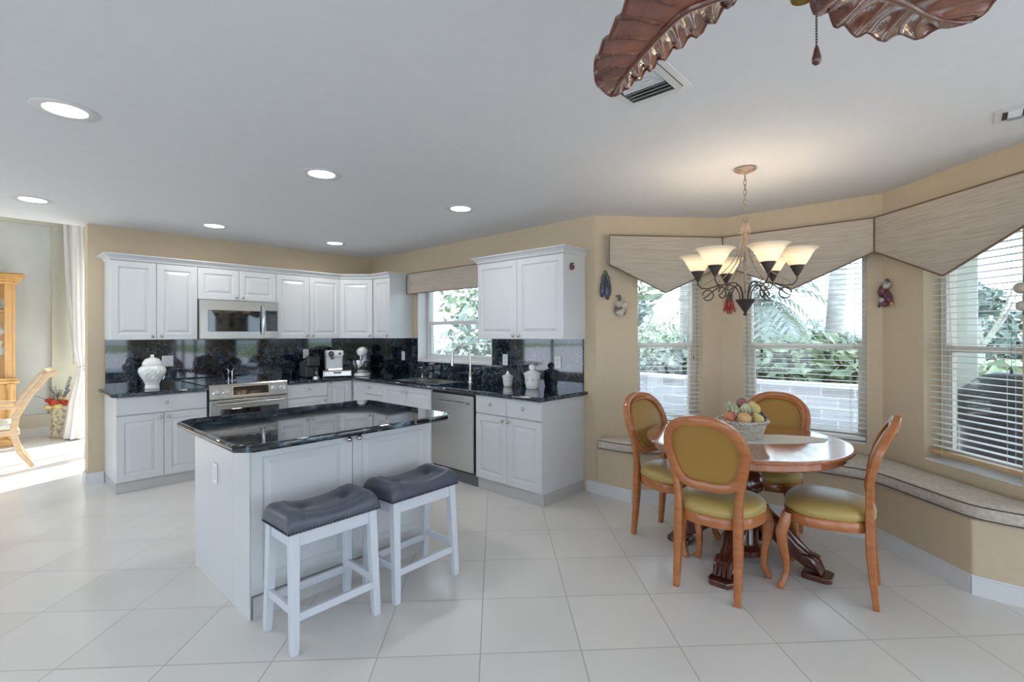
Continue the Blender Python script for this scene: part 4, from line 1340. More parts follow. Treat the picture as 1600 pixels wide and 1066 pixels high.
# ------------------------------------------------------------------ ceiling fan with carved leaf blades
FX, FY = -2.530, -5.948
r = thing('ceiling_fan', 'ceiling fan with brown carved palm-leaf blades', 'ceiling fan', (FX, FY, 0))
MB().lathe([(.07, CH-.002), (.068, CH-.03), (.03, CH-.05), (.014, CH-.055), (.014, 2.34), (.07, 2.33), (.115, 2.30), (.12, 2.24), (.09, 2.215), (.05, 2.21), (.05, 2.16), (.03, 2.15)], n=32).obj('motor_housing', 'gold', r, smooth=True)
leaf_m = mat('carved_leaf_brown', (.25, .06, .03), .26, .10, Coat_Weight=1.0, Coat_Roughness=.10, Coat_IOR=1.8)
v = mapped(leaf_m, (3, 3, 3))
n_ = nd(leaf_m, 'ShaderNodeTexNoise', i_Scale=3, i_Detail=4)
lk(leaf_m, v, n_.inputs['Vector'])
lk(leaf_m, ramp(leaf_m, n_.outputs[0], [(.35, (.13, .022, .012)), (.65, (.30, .075, .03))]), bs(leaf_m).inputs['Base Color'])
vein_m = mat('carved_leaf_vein', (.13, .035, .02), .3, Coat_Weight=.5)
def blade(mid, left, right, z0, amp=.012, ribs=7, droop=.0, wave=.035):
    """mid/left/right: matching lists of plan points (world), root first"""
    def interp(pl, t):
        L = [0]
        for a, b in zip(pl[:-1], pl[1:]): L.append(L[-1]+math.dist(a, b))
        s = t*L[-1]
        for k in range(len(pl)-1):
            if s <= L[k+1]+1e-9:
                u = (s-L[k])/max(1e-9, L[k+1]-L[k]); return Vector(pl[k]).lerp(Vector(pl[k+1]), u)
        return Vector(pl[-1])
    NU, NV = 72, 10
    vs = []; fs = []
    def zf(t, s):
        env = min(1, abs(s)*1.6)*min(1, (1-t)*5+.1)
        ph = (t*ribs-abs(s)*1.1)*2*PI
        return z0-droop*t*t+amp*math.sin(ph)*env-wave*(1-abs(s))*(1-t)
    for side in (0, 1):
        for i in range(NU+1):
            t = i/NU
            m_ = interp(mid, t); l_ = interp(left, t); r_ = interp(right, t)
            for j in range(-NV, NV+1):
                s = j/NV
                e_ = l_ if s < 0 else r_
                p = m_.lerp(e_, abs(s))
                zz = zf(t, s)+(.010 if side else 0)
                vs.append(V(p.x-FX, p.y-FY, zz))
    W_ = 2*NV+1; T_ = (NU+1)*W_
    for i in range(NU):
        for j in range(W_-1):
            a = i*W_+j
            fs.append((a, a+1, a+W_+1, a+W_)); fs.append((T_+a, T_+a+W_, T_+a+W_+1, T_+a+1))
    rim = list(range(W_))+[(i*W_+W_-1) for i in range(1, NU+1)]+[NU*W_+j for j in range(W_-2, -1, -1)]+[i*W_ for i in range(NU-1, 0, -1)]
    for a, b in zip(rim, rim[1:]+rim[:1]): fs.append((a, b, T_+b, T_+a))
    mb = MB(); mb.add(vs, fs)
    o = mb.obj('blade', leaf_m, r, smooth=True)
    mb = MB()
    pts = [interp(mid, t) for t in [k/24 for k in range(25)]]
    mb.tube([V(p.x-FX, p.y-FY, z0-droop*(k/24)**2-.002-.035*(1-k/24)) for k, p in enumerate(pts)], [.010*(1-.7*k/24) for k in range(25)], 8)
    mb.obj('midrib', vein_m, o, smooth=True)
    for (pl, s) in ((left, -1), (right, 1)):
        mb2 = MB()
        pts = []
        for k in range(41):
            t = k/40; p = interp(pl, t); pts.append(V(p.x-FX, p.y-FY, zf(t, s)+.004))
        mb2.tube(pts, .006, 6)
        mb2.obj('edge_roll', vein_m, o, smooth=True)
    return o
mid1 = [(-2.545, -5.93), (-2.615, -5.82), (-2.622, -5.699), (-2.594, -5.648), (-2.535, -5.564), (-2.466, -5.47), (-2.411, -5.403), (-2.346, -5.340)]
left1 = [(-2.56, -5.94), (-2.74, -5.83), (-2.735, -5.70), (-2.707, -5.606), (-2.652, -5.542), (-2.581, -5.449), (-2.531, -5.399), (-2.467, -5.357), (-2.401, -5.334), (-2.346, -5.336)]
right1 = [(-2.53, -5.93), (-2.54, -5.86), (-2.548, -5.782), (-2.52, -5.741), (-2.483, -5.68), (-2.454, -5.598), (-2.427, -5.537), (-2.389, -5.459), (-2.347, -5.381), (-2.340, -5.344)]
b1 = blade(mid1, left1, right1, 2.172, .009, 11)
mid2 = [(-2.52, -5.955), (-2.43, -6.01), (-2.34, -6.05), (-2.286, -6.071), (-2.228, -6.089), (-2.15, -6.121), (-2.099, -6.155), (-2.079, -6.178)]
left2 = [(-2.515, -5.945), (-2.44, -5.905), (-2.38, -5.903), (-2.345, -5.925), (-2.297, -5.930), (-2.24, -5.948), (-2.167, -5.986), (-2.116, -6.034), (-2.086, -6.083), (-2.079, -6.155), (-2.078, -6.176)]
right2 = [(-2.53, -5.965), (-2.50, -6.08), (-2.43, -6.16), (-2.35, -6.22), (-2.25, -6.25), (-2.16, -6.23), (-2.10, -6.20), (-2.08, -6.182)]
b2 = blade(mid2, left2, right2, 2.175, .010, 7)
for ang in (PI,):
    for b_ in (b1, b2):
        c = b_.copy(); COL.objects.link(c); c.parent = r; c.rotation_euler = (0, 0, ang)
        for g in b_.children:
            d = g.copy(); COL.objects.link(d); d.parent = c
mb = MB(); mb.lathe([(.028, 2.15), (.030, 2.12), (.022, 2.10), (.012, 2.10), (.0001, 2.105)], (-.035, .028, 0), 18)
mb.obj('switch_cup', 'gold', r, smooth=True)
mb = MB()
zz = 2.15
while zz > 2.008:
    mb.ell((-.007, .010, zz), (.0026, .0026, .0026), 6, 5); zz -= .0058
pc = mb.obj('pull_chain', 'iron', r, smooth=True)
MB().lathe([(.0015, 2.010), (.004, 2.006), (.0085, 1.985), (.0085, 1.976), (.004, 1.971), (.0001, 1.970)], (-.007, .010, 0), 14).obj('pull_fob', 'mahog', pc, smooth=True)

# ------------------------------------------------------------------ wall ornaments in the bay
def hang(label, cat, p, nrm, parts, name):
    """parts: list of (mat, name, [ (x,z,y, rx,rz,ry, tilt) ]) in wall plane coordinates; local -y faces the room"""
    r = thing(name, label, cat, p, math.atan2(nrm[1], nrm[0])+PI/2, 'ceramic vegetable plaques on the bay walls')
    for m, nm, els in parts:
        mb = MB()
        for (x, z, y, a, c, b, t) in els:
            mb.ell((x, -y, z), (a, b, c), 12, 8, Matrix.Rotation(t, 4, 'Y'))
        mb.obj(nm, m, r, smooth=True)
    return r
ey = noisy('aubergine_glaze', [(.3, (.03, .035, .06)), (.7, (.10, .11, .17))], (20, 20, 20), .25, 1, 2)
gy = noisy('garlic_glaze', [(.3, (.42, .34, .26)), (.7, (.62, .58, .50))], (20, 20, 20), .35, 1, 2)
gn = noisy('leaf_glaze', [(.3, (.07, .08, .06)), (.7, (.20, .22, .17))], (20, 20, 20), .4, 1, 2)
rd = noisy('chilli_glaze', [(.3, (.35, .02, .02)), (.7, (.50, .06, .04))], (20, 20, 20), .25, 1, 2)
pu = noisy('beet_glaze', [(.3, (.09, .02, .04)), (.7, (.20, .06, .08))], (20, 20, 20), .3, 1, 2)
og = mat('carrot_glaze', (.65, .28, .07), .35)
nA = (-.668, -.744); nB = (-1, 0); nC = (-.707, .707)
hang('dark blue aubergine bunch hanging left of the bay valance', 'wall ornament', (.062, -3.796, 1.86), nA, [
    (ey, 'aubergines', [(-.028, -.03, .025, .024, .085, .024, .08), (.028, -.02, .022, .022, .080, .022, -.12), (.008, -.055, .036, .022, .085, .022, -.1)]),
    (gn, 'stems', [(-.02, .06, .02, .02, .03, .02, .3), (.02, .06, .02, .02, .03, .02, -.3), (0, .095, .012, .026, .02, .014, 0), (0, .118, .01, .02, .01, .01, 0)])], 'wall_plaque')
hang('pale garlic bulb bunch hanging below the aubergines', 'wall ornament', (.168, -3.890, 1.665), nA, [
    (gy, 'bulbs', [(-.022, .02, .03, .036, .034, .03, 0), (.032, .005, .026, .034, .042, .026, .2), (-.012, -.055, .03, .038, .034, .03, 0), (.012, -.035, .036, .02, .03, .02, 0)]),
    (gn, 'stems', [(-.045, -.025, .02, .018, .024, .016, 0), (.03, -.05, .02, .014, .03, .014, .2), (-.01, .075, .015, .014, .034, .012, 0), (-.03, .095, .012, .02, .010, .010, 0)])], 'wall_plaque')
hang('red chilli pepper bunch hanging between the left and middle windows', 'wall ornament', (.889, -4.60, 1.70), nB, [
    (rd, 'chillies', [(-.03, .0, .02, .010, .045, .01, .2), (0, -.01, .028, .011, .055, .011, 0), (.028, 0, .02, .010, .048, .01, -.2), (-.018, -.055, .024, .010, .045, .01, -.15), (.016, -.06, .024, .010, .048, .01, .2), (.04, -.05, .018, .009, .04, .009, -.3), (-.04, -.045, .018, .009, .035, .009, .3)]),
    (gn, 'stems', [(0, .06, .015, .03, .022, .014, 0), (0, .09, .01, .014, .02, .01, 0)])], 'wall_plaque')
hang('purple mixed vegetable bunch hanging right of the middle window', 'wall ornament', (.853, -5.757, 1.715), nC, [
    (pu, 'beets', [(-.02, .02, .03, .032, .05, .028, .2), (.025, -.02, .026, .028, .055, .024, -.5), (.0, -.07, .028, .035, .028, .026, 0)]),
    (gy, 'garlic', [(.025, .06, .03, .032, .024, .026, -.4), (-.008, -.045, .045, .025, .02, .018, 0), (-.015, .085, .018, .026, .014, .014, 0)]),
    (og, 'carrot', [(.045, -.065, .02, .009, .035, .01, -.7)]),
    (gn, 'leaves', [(-.05, -.06, .018, .012, .045, .012, .5), (0, .10, .012, .02, .015, .012, 0)])], 'wall_plaque')
hang('grey garlic bunch cut by the right edge of the picture', 'wall ornament', (.170, -6.440, 1.62), nC, [
    (gy, 'bulbs', [(-.02, .05, .03, .035, .032, .03, 0), (.02, -.0, .026, .034, .032, .026, 0), (-.012, -.05, .03, .03, .030, .03, 0)]),
    (gn, 'stems', [(0, .10, .02, .014, .03, .014, 0), (.0, -.085, .02, .02, .02, .016, 0)])], 'wall_plaque')
hang('small dark purple grape ornament on the side of the right wall cabinet', 'ornament', (-.225, -3.635, 2.01), (0, -1), [
    (pu, 'grapes', [(-.01, 0, .012, .016, .018, .012, 0), (.014, -.002, .012, .016, .016, .012, 0), (-.012, -.02, .012, .010, .014, .010, 0), (.018, -.014, .010, .012, .012, .01, 0)]),
    (gn, 'leaf', [(-.012, .024, .008, .005, .014, .005, .5), (.016, .026, .008, .016, .006, .005, -.4)])], 'cabinet_ornament')

# ------------------------------------------------------------------ dining room furniture
r = thing('china_cabinet', 'golden oak china cabinet at the far left of the dining room', 'cabinet', (-3.98, 3.10, 0), math.radians(0))
hw = .62
mb = MB(); mb.box(-hw, hw, -.20, .30, .08, .80); mb.obj('base', 'oak', r, bevel=.01)
mb = MB(); mb.box(-hw-.02, hw+.02, -.24, .32, .0, .10); mb.obj('plinth', 'oak', r, bevel=.02, seg=3)
mb = MB(); mb.box(-hw-.03, hw+.03, -.24, .32, .80, .84); mb.box(-hw-.015, hw+.015, -.225, .31, .84, .87); mb.obj('waist_moulding', 'oak', r, bevel=.012, seg=3)
mb = MB(); mb.box(-hw, hw, .27, .30, .87, 2.10); mb.obj('back_panel', 'oak', r)
for bb in ((hw-.03, hw, -.14, -.06), (hw-.03, hw, .22, .27), (-hw, -hw+.03, -.14, .27), (hw-.10, hw-.031, -.14, -.11)):
    MB().box(*bb, .87, 2.10).obj('side_frame', 'oak', r, bevel=.004)
MB().box(hw-.018, hw-.014, -.06, .22, .95, 2.02).obj('side_pane', 'glass', r)
mb = MB()
for i, (o_, z, h) in enumerate(((.02, 2.08, .04), (.04, 2.12, .03), (.065, 2.15, .03), (.09, 2.18, .025), (.07, 2.205, .02))):
    mb.box(-hw-o_, hw+o_, -.16-o_, .30, z, z+h)
mb.obj('cornice', 'oak', r, bevel=.008)
for z in (1.15, 1.42, 1.72):
    MB().box(-hw+.03, hw-.032, -.10, .265, z, z+(.012 if z < 1.7 else .03)).obj('shelf', 'glass' if z < 1.7 else 'oak', r)
mb = MB(); mb.lathe([(.035, .10), (.045, .14), (.028, .20), (.04, .45), (.028, .70), (.045, .76), (.035, .80)], (hw-.05, -.22, 0), 18); mb.obj('carved_post', 'oak', r, smooth=True)
for i, (z, s) in enumerate(((1.752, 1.0), (1.434, .8), (1.164, 1.0))):
    x, y = -3.98+hw-.14, 3.10-.02
    mb = MB()
    rn = random.Random(i)
    if i == 0:
        for k in range(14):
            a = rn.uniform(0, 6.28); mb.ell((rn.uniform(-.05, .05), rn.uniform(-.04, .04), .02+k*.010), (.055*(1-k/18), .03, .010), 10, 6, Matrix.Rotation(a, 4, 'Z') @ Matrix.Rotation(rn.uniform(-.4, .4), 4, 'X'))
        lab = 'blue and white shell figurine on the top shelf of china cabinet'
    elif i == 1:
        mb.lathe([(.03, 0), (.045, .01), (.06, .05), (.035, .08), (.02, .10)], n=18); lab = 'small white porcelain bowl on the middle shelf of china cabinet'
    else:
        mb.lathe([(.04, 0), (.05, .02), (.045, .08), (.02, .12), (.03, .16), (.04, .18)], n=18); lab = 'white porcelain vase on the lower shelf of china cabinet'
    o = mb.obj('porcelain_figurine', 'ceramic', smooth=True); o.location = (x, y, z); tag(o, lab, 'porcelain')

# armchair at the dining table
r = thing('dining_armchair', 'blond wood armchair seen sideways in the dining room', 'chair', (-3.53, 1.55, 0), -PI/2)
for sx in (-1, 1):
    MB().tube([(sx*.25, .43, 1.02), (sx*.25, .34, .97), (sx*.25, .20, .75), (sx*.25, .11, .55), (sx*.25, .09, .38), (sx*.25, .14, .17), (sx*.25, .24, 0)], [.024, .026, .024, .026, .025, .022, .018], 12, square=(1.2, .7), up=(0, 1, 0)).obj('back_leg', 'oaklight', r, smooth=True)
    MB().tube([(sx*.27, -.26, .44), (sx*.27, -.27, .25), (sx*.27, -.26, 0)], [.026, .02, .017], 12, square=(.9, .9)).obj('leg', 'oaklight', r, smooth=True)
    MB().tube([(sx*.26, .15, .66), (sx*.28, .0, .665), (sx*.29, -.15, .655), (sx*.29, -.23, .63), (sx*.28, -.20, .56), (sx*.27, -.17, .46)], [.020, .022, .022, .022, .018, .020], 12, square=(1, .8), up=(0, 0, 1)).obj('armrest', 'oaklight', r, smooth=True)
MB().box(-.27, .27, -.29, .14, .36, .42).obj('seat_frame', 'oaklight', r, bevel=.01)
MB().box(-.26, .26, -.28, .12, .42, .485).obj('seat', 'creamfab', r, bevel=.02, seg=4)
mb = MB(); mb.box(-.25, .25, .35, .40, .965, 1.03); mb.obj('top_rail', 'oaklight', r, bevel=.015, seg=3)
mb = MB()
for z0_, z1_, y0_, y1_ in ((.60, .97, .135, .345),):
    vs = [V(-.20, y0_-.015, z0_), V(.20, y0_-.015, z0_), V(.20, y1_-.015, z1_), V(-.20, y1_-.015, z1_), V(-.20, y0_+.015, z0_), V(.20, y0_+.015, z0_), V(.20, y1_+.015, z1_), V(-.20, y1_+.015, z1_)]
    mb.add(vs, [(0, 1, 2, 3), (7, 6, 5, 4), (0, 4, 5, 1), (1, 5, 6, 2), (2, 6, 7, 3), (3, 7, 4, 0)])
mb.obj('backrest', 'creamfab', r, bevel=.01)
# dining table edge
r = thing('dining_table', 'pale oval dining table cut by the left edge of picture', 'table', (-4.62, 1.75, 0))
MB().lathe([(.0001, .72), (.80, .72), (.86, .735), (.86, .75), (.0001, .755)], n=64).obj('tabletop', 'oaklight', r, smooth=True)
MB().lathe([(.30, 0), (.30, .03), (.12, .08), (.09, .3), (.14, .5), (.10, .72)], n=24).obj('pedestal', 'oaklight', r, smooth=True)

# floor vase with flowers
r = thing('floor_vase', 'cream carved floor vase in the dining room corner', 'vase', (-2.925, 3.22, 0))
cream_v = noisy('cream_carved_stoneware', [(.42, (.42, .40, .26)), (.50, (.74, .70, .55)), (.8, (.82, .79, .66))], (14, 14, 14), .5, 2, 4, .6, .006)
MB().lathe([(.095, 0), (.10, .012), (.10, .03), (.093, .04), (.097, .055), (.088, .065), (.084, .10), (.088, .25), (.094, .36), (.10, .39), (.094, .40), (.102, .415), (.106, .435), (.095, .437), (.08, .42)], n=36).obj('body', cream_v, r, smooth=True)
mb = MB()
for zz in (.12, .34):
    mb.tube([(.09*math.cos(2*PI*i/48), .09*math.sin(2*PI*i/48), zz+.02*(1 if i % 6 < 3 else -1)*(abs((i % 6)-3)/3)) for i in range(48)], .005, 5, closed=True)
mb.obj('relief_bands', cream_v, r, smooth=True)
fl = thing('silk_flowers', 'red and cream flower arrangement in the floor vase', 'flowers', (-2.925, 3.22, .44))
red = mat('red_petals', (.55, .06, .03), .6); crm = mat('cream_petals', (.75, .62, .30), .6); twg = mat('grey_twigs', (.20, .19, .20), .8)
def rose(mb, c, s):
    c = Vector(c)
    for k in range(12):
        a = k*2.4; rr = s*(.15+.06*k)
        rr = s*(.12+.07*k)
        mb.ell(c+V(rr*math.cos(a), rr*math.sin(a), -s*.03*k), (s*.5, s*.2, s*.5), 8, 6, Matrix.Rotation(a+PI/2, 4, 'Z') @ Matrix.Rotation(.4, 4, 'X'))
for i, (x, y, z, s, m) in enumerate(((-.06, -.08, .06, .06, red), (.05, -.09, .05, .065, red), (-.10, 0, .09, .05, red), (-.02, -.12, .01, .06, crm), (.03, 0, .10, .06, crm), (-.12, -.06, .0, .05, crm), (.10, 0, .04, .05, crm))):
    mb = MB(); rose(mb, (x, y, z), s); mb.obj('flower', m, fl, smooth=True)
mb = MB(); rn = random.Random(3)
for k in range(16):
    a = rn.uniform(0, 6.28); L_ = rn.uniform(.15, .30)
    p = [V(0, 0, -.05), V(.04*math.cos(a), .04*math.sin(a), L_*.4), V(L_*.5*math.cos(a), L_*.4*math.sin(a), L_)]
    mb.tube(p, [.004, .003, .001], 5)
    for j in range(6):
        t = .3+.7*j/6; q_ = p[1].lerp(p[2], t)
        mb.ell(q_, (.018, .006, .005), 6, 4, Matrix.Rotation(rn.uniform(0, 6), 4, 'Z'))
p = [V(0, 0, 0), V(.07, 0, .22), V(.12, 0, .40)]
mb.tube(p, [.006, .004, .002], 6)
for j in range(12): mb.ell(p[1].lerp(p[2], j/12)+V(.01*(-1)**j, 0, 0), (.014, .01, .010), 6, 4)
p = [V(0, 0, 0), V(-.18, 0, .12), V(-.36, 0, .22)]
mb.tube(p, [.006, .004, .002], 6)
mb.obj('twigs', twg, fl, smooth=True)

# curtains
def curtain(label, cx_, cy_, prof, tie=None, zt=3.2, ph=0, name='curtain'):
    r = thing(name, label, 'curtain', (cx_, cy_, 0), 0)
    N = 72; rings = []
    for (z, a, b, ox) in prof:
        ring_ = []
        for i in range(N):
            t = 2*PI*i/N
            k = 1+.16*math.cos(9*t+ph)
            ring_.append(V(ox+a*k*math.cos(t), b*k*math.sin(t), z))
        rings.append(ring_)
    MB().loft(rings).obj('drape', 'curtain', r, smooth=True)
    if tie:
        z, a, b, ox = tie
        mb = MB(); mb.tube([(ox+a*math.cos(2*PI*i/32), b*math.sin(2*PI*i/32), z+.02*math.cos(2*PI*i/32)) for i in range(32)], .010, 8, closed=True)
        mb.obj('tieback_cord', 'creamfab', r, smooth=True)
        mb = MB(); mb.lathe([(.012, 0), (.03, -.03), (.02, -.06), (.03, -.07), (.04, -.16)], (ox-.03, -b-.03, z-.05), 14); mb.tube([(ox-.03, -b, z), (ox-.03, -b-.03, z-.05)], .006, 6)
        mb.obj('tassel', 'creamfab', r, smooth=True)
    return r
curtain('tied-back cream curtain with tassel at the dining room window', -2.735, 2.92,
        [(3.25, .075, .12, .0), (2.4, .078, .12, .0), (1.8, .075, .12, .0), (1.2, .075, .11, .01), (.98, .055, .08, .03), (.85, .065, .10, .02), (.5, .095, .16, -.02), (.02, .125, .20, -.05)], (.98, .066, .09, .03))
curtain('second cream curtain panel behind the kitchen wall edge', -2.76, 1.42,
        [(3.25, .06, .10, .02), (1.5, .06, .10, .02), (.98, .04, .07, .04), (.5, .06, .10, .0), (.02, .08, .12, -.02)], None, ph=1)
curtain('grey-shaded curtain panel on the far side of the tied curtain', -2.80, 3.30,
        [(3.25, .075, .10, .0), (2.0, .06, .10, .02), (1.25, .03, .06, .05), (1.0, .03, .05, .06)], None, ph=2)

# ------------------------------------------------------------------ outside
def noset(o): o['kind'] = 'structure'; return o
mb = MB(); mb.box(-60, 90, -90, 90, -.30, -.16)
noset(mb.obj('ground', 'lawn'))
mb = MB(); mb.box(.15, 4.6, -11, 0.2, -.16, -.06)
noset(mb.obj('ground_patio', 'patio'))
noset(MB().box(-50, -9.5, -22, 30, -.16, -.06).obj('ground_bounce_left', 'patio'))  # unseen pale surface added to bounce daylight indoors instead of green lawn
noset(MB().box(-9.5, 8, -45, -11.7, -.16, -.06).obj('ground_bounce_rear', 'patio'))  # pale bounce surface behind the camera, added to light the ceiling
mb = MB(); mb.box(.2, 3.45, -11.4, -3.2, 2.70, 2.85); mb.box(.2, 1.45, -3.2, .1, 2.70, 2.85)  # unseen roof, added to keep direct sun off the bay and sink windows
noset(mb.obj('roof_sun_blocker', 'stucco'))
# fascia/upper walls close the gap above the ceiling are not visible
# patio kerb wall
def stone_wall():
    sm = mat('pale_stacked_stone', (.6, .6, .62), .8)
    v = mapped(sm, (1, 1, 1))
    br = nd(sm, 'ShaderNodeTexBrick')
    br.inputs['Color1'].default_value = (.62, .62, .68, 1); br.inputs['Color2'].default_value = (.44, .42, .44, 1); br.inputs['Mortar'].default_value = (.75, .75, .78, 1)
    br.inputs['Scale'].default_value = 1.0; br.inputs['Brick Width'].default_value = .42; br.inputs['Row Height'].default_value = .16; br.inputs['Mortar Size'].default_value = .01
    mp = nd(sm, 'ShaderNodeMapping'); mp.inputs['Rotation'].default_value = (PI/2, 0, PI/2)
    cx = nd(sm, 'ShaderNodeCombineXYZ'); sp = nd(sm, 'ShaderNodeSeparateXYZ')
    lk(sm, v, sp.inputs[0]); lk(sm, sp.outputs[1], cx.inputs[0]); lk(sm, sp.outputs[2], cx.inputs[1]); lk(sm, cx.outputs[0], br.inputs['Vector'])
    lk(sm, br.outputs[0], bs(sm).inputs['Base Color'])
    return sm
o = MB().box(4.7, 4.95, -9, .5, -.2, .62).obj('planter_wall', stone_wall(), bevel=.01); tag(o, 'low pale stacked-stone planter wall outside the bay', 'wall')
o = MB().box(4.62, 5.0, -9.03, .53, .621, .67).obj('planter_coping', 'patio', bevel=.01); tag(o, 'pale coping slabs along the planter wall', 'coping')
def foliage(mb, c, rad, n, size, rn, up=.3):
    c = Vector(c)
    for k in range(n):
        while True:
            p = V(rn.uniform(-1, 1), rn.uniform(-1, 1), rn.uniform(-1, 1))
            if .25 < p.length < 1: break
        q_ = c+V(p.x*rad[0], p.y*rad[1], p.z*rad[2])
        s = size*rn.uniform(.6, 1.3)
        d = V(rn.uniform(-1, 1), rn.uniform(-1, 1), rn.uniform(-.6, 1)).normalized()
        e_ = d.orthogonal().normalized()*s*.28
        mb.add([q_-d*s*.5, q_+e_, q_+d*s*.5, q_-e_], [(0, 1, 2, 3)])
def bush(label, c, rad, n, size, m, seed, name='shrub', group='shrubs outside the bay'):
    rn = random.Random(seed); mb = MB(); foliage(mb, (0, 0, 0), rad, n, size, rn)
    o = mb.obj(name, m); o.location = c; tag(o, label, 'shrub', group); return o
def palm(label, x, y, h, seed, r0=.14, lean=(0, 0), fr_n=26, frl=2.2, gm='leaf_grey', drop=1.0):
    rn = random.Random(seed)
    r = thing('palm_tree', label, 'tree', (x, y, -.2), 0, 'palms and trees outside')
    pts = [(lean[0]*t*t, lean[1]*t*t, h*t) for t in [k/10 for k in range(11)]]
    MB().tube(pts, [r0*(1.25-.45*k/10) for k in range(11)], 14).obj('trunk', 'bark', r, smooth=True)
    mb = MB()
    top = V(*pts[-1])
    for k in range(fr_n):
        a = 2*PI*k/fr_n+rn.uniform(-.2, .2); el_ = rn.uniform(-.3, 1.0); L_ = frl*rn.uniform(.8, 1.1)
        prev = top; d = V(math.cos(a)*math.cos(el_), math.sin(a)*math.cos(el_), math.sin(el_))
        side = V(-math.sin(a), math.cos(a), 0)
        for s in range(14):
            nx_ = prev+d*(L_/14); d = (d+V(0, 0, -.13*drop)).normalized()
            w_ = .42*math.sin(PI*(s+1)/15.5)
            for sg in (-1, 1):
                tip = nx_+side*sg*w_+d*.10+V(0, 0, -.12*drop)
                mb.add([prev, nx_, tip], [(0, 1, 2)])
            prev = nx_
    mb.obj('fronds', gm, r)
    return r
def tree(label, x, y, h, rad, n, size, m, seed, z0=None):
    rn = random.Random(seed)
    r = thing('tree', label, 'tree', (x, y, -.2), 0, 'palms and trees outside')
    mb = MB(); mb.tube([(0, 0, 0), (.1, 0, h*.5), (0, .1, h)], [.12, .09, .05], 8)
    for k in range(5):
        a = k*1.3; mb.tube([(0, 0, h*.5), (rad[0]*.5*math.cos(a), rad[1]*.5*math.sin(a), h*.8), (rad[0]*.8*math.cos(a), rad[1]*.8*math.sin(a), h+.2)], [.05, .035, .01], 6)
    mb.obj('trunk', 'bark', r, smooth=True)
    mb = MB()
    for k in range(9):
        a = rn.uniform(0, 6.28); q_ = rn.uniform(0, .75)
        foliage(mb, (rad[0]*q_*math.cos(a), rad[1]*q_*math.sin(a), h+rad[2]*rn.uniform(-.5, .6)), (rad[0]*.42, rad[1]*.42, rad[2]*.38), n//9, size, rn)
    mb.obj('crown', m, r)
    return r
# camera-ward direction helper kept in plan metres
palm('pale palm trunk crossing the right part of the middle bay window', 6.70, -4.42, 6.5, 1, .125, (.35, -.50))
palm('tall palm trunk behind the left bay window', 6.03, -2.02, 6.5, 2, .15, (.1, .05))
palm('low feathery palm in the middle bay window', 6.6, -3.2, 2.3, 3, .14, (.2, .25), 30, 1.7, 'leaf_grey', 1.1)
bush('spiky green planting bed in the middle bay window', (5.9, -4.3, .75), (.6, 1.5, .65), 1800, .30, 'leaf_green', 11)
bush('pale spiky planting seen through the left bay window', (6.0, -1.9, .7), (.6, 1.4, .55), 1500, .28, 'leaf_grey', 12)
bush('green shrub at the lower right of the middle bay window', (5.9, -6.6, .6), (.5, 1.0, .45), 900, .25, 'leaf_green', 13)
for i, (x, y, sx, sy, sz, m) in enumerate(((14.5, 3.9, 1.4, 2.5, 1.75, 'leaf_green'), (17.5, -1.0, 1.4, 3.0, 1.5, 'leaf_grey'), (17, -6.8, 1.4, 2.7, 1.55, 'leaf_dark'), (17.5, -12.2, 1.4, 2.6, 1.45, 'leaf_grey'), (14.2, -17.2, 1.4, 2.6, 1.35, 'leaf_grey'))):
    bush(['green hedge beyond the left bay window', 'grey-green hedge beyond the middle bay window', 'dark hedge at the right of the middle bay window', 'grey hedge seen through the right bay window', 'low hedge at the far right beyond the patio'][i], (x, y, .55), (sx, sy, sz), 2600, .34, m, 20+i, 'hedge', 'hedges at the end of the lawn')
tree('leafy tree at the left of the left bay window', 10.5, 1.75, 2.3, (.95, .95, .65), 1500, .22, 'leaf_dark', 31)
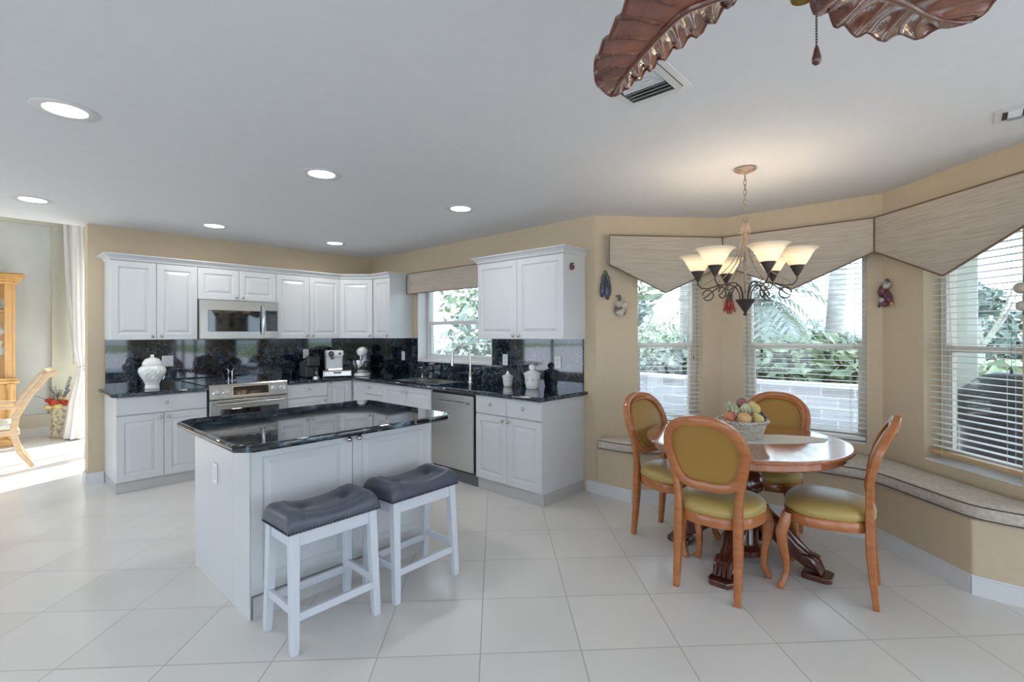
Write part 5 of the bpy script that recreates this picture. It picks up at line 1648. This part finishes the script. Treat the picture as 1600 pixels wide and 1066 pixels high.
tree('small distant tree at the right of the middle bay window', 12.0, -6.5, 2.45, (.95, .95, .65), 700, .20, 'leaf_dark', 32)
tree('umbrella-shaped tree in the right bay window', 12.9, -9.4, 2.3, (1.2, 1.2, .5), 1100, .20, 'leaf_grey', 33)
tree('spreading tree at the right edge of the right bay window', 11.2, -11.4, 2.2, (1.0, 1.0, .5), 900, .20, 'leaf_grey', 34)
def pole(label, x, y, h):
    o = MB().tube([(0, 0, 0), (0, 0, h)], .05, 8).obj('utility_pole', 'darkgrey'); o.location = (x, y, -.2); tag(o, label, 'pole')
pole('thin distant utility pole in the left bay window', 20, 4.2, 4.5)
pole('thin distant utility pole in the right bay window', 20, -10.3, 4.9)
# patio post and covered grill seen through the right window
o = MB().box(-.17, .17, -.17, .17, -.06, 2.7).obj('patio_post', mat('pale_green_grey_paint', (.58, .62, .58), .7), bevel=.01); o.location = (3.26, -6.12, 0); tag(o, 'pale square patio post outside the right bay window', 'post')
r = thing('covered_grill', 'black covered grill on the patio outside the right window', 'grill', (2.52, -6.70, -.06), math.radians(75))
mb = MB()
rings = []
for a, b, z, oy in ((.50, .33, 0, 0), (.52, .35, .05, 0), (.52, .34, .62, 0), (.66, .36, .74, 0), (.56, .32, .94, 0), (.38, .20, 1.10, 0), (.30, .10, 1.12, 0)):
    rings.append([V(x, y+oy, z) for x, y in superell(a, b, 28, 5)])
mb.loft(rings); mb.obj('cover', 'cover', r, smooth=True)
# shrubs and palm outside the sink window
bush('dense bright shrub outside the sink window', (2.6, -.6, 1.1), (.8, 2.2, 1.1), 2600, .20, 'leaf_grey', 41)
bush('green foliage in the upper sink window', (4.2, .6, 2.3), (1.0, 3.0, 1.2), 2400, .24, 'leaf_green', 42)
palm('slender pale palm trunk outside the sink window', 3.2, -.35, 4.6, 43, .10, (.1, .1), 16, 1.4)
o = MB().box(-7, 7, -.15, .15, -.2, 1.4).obj('garden_wall', 'stucco'); o.location = (1.2, 6.5, 0); tag(o, 'white garden wall outside the dining room', 'wall')
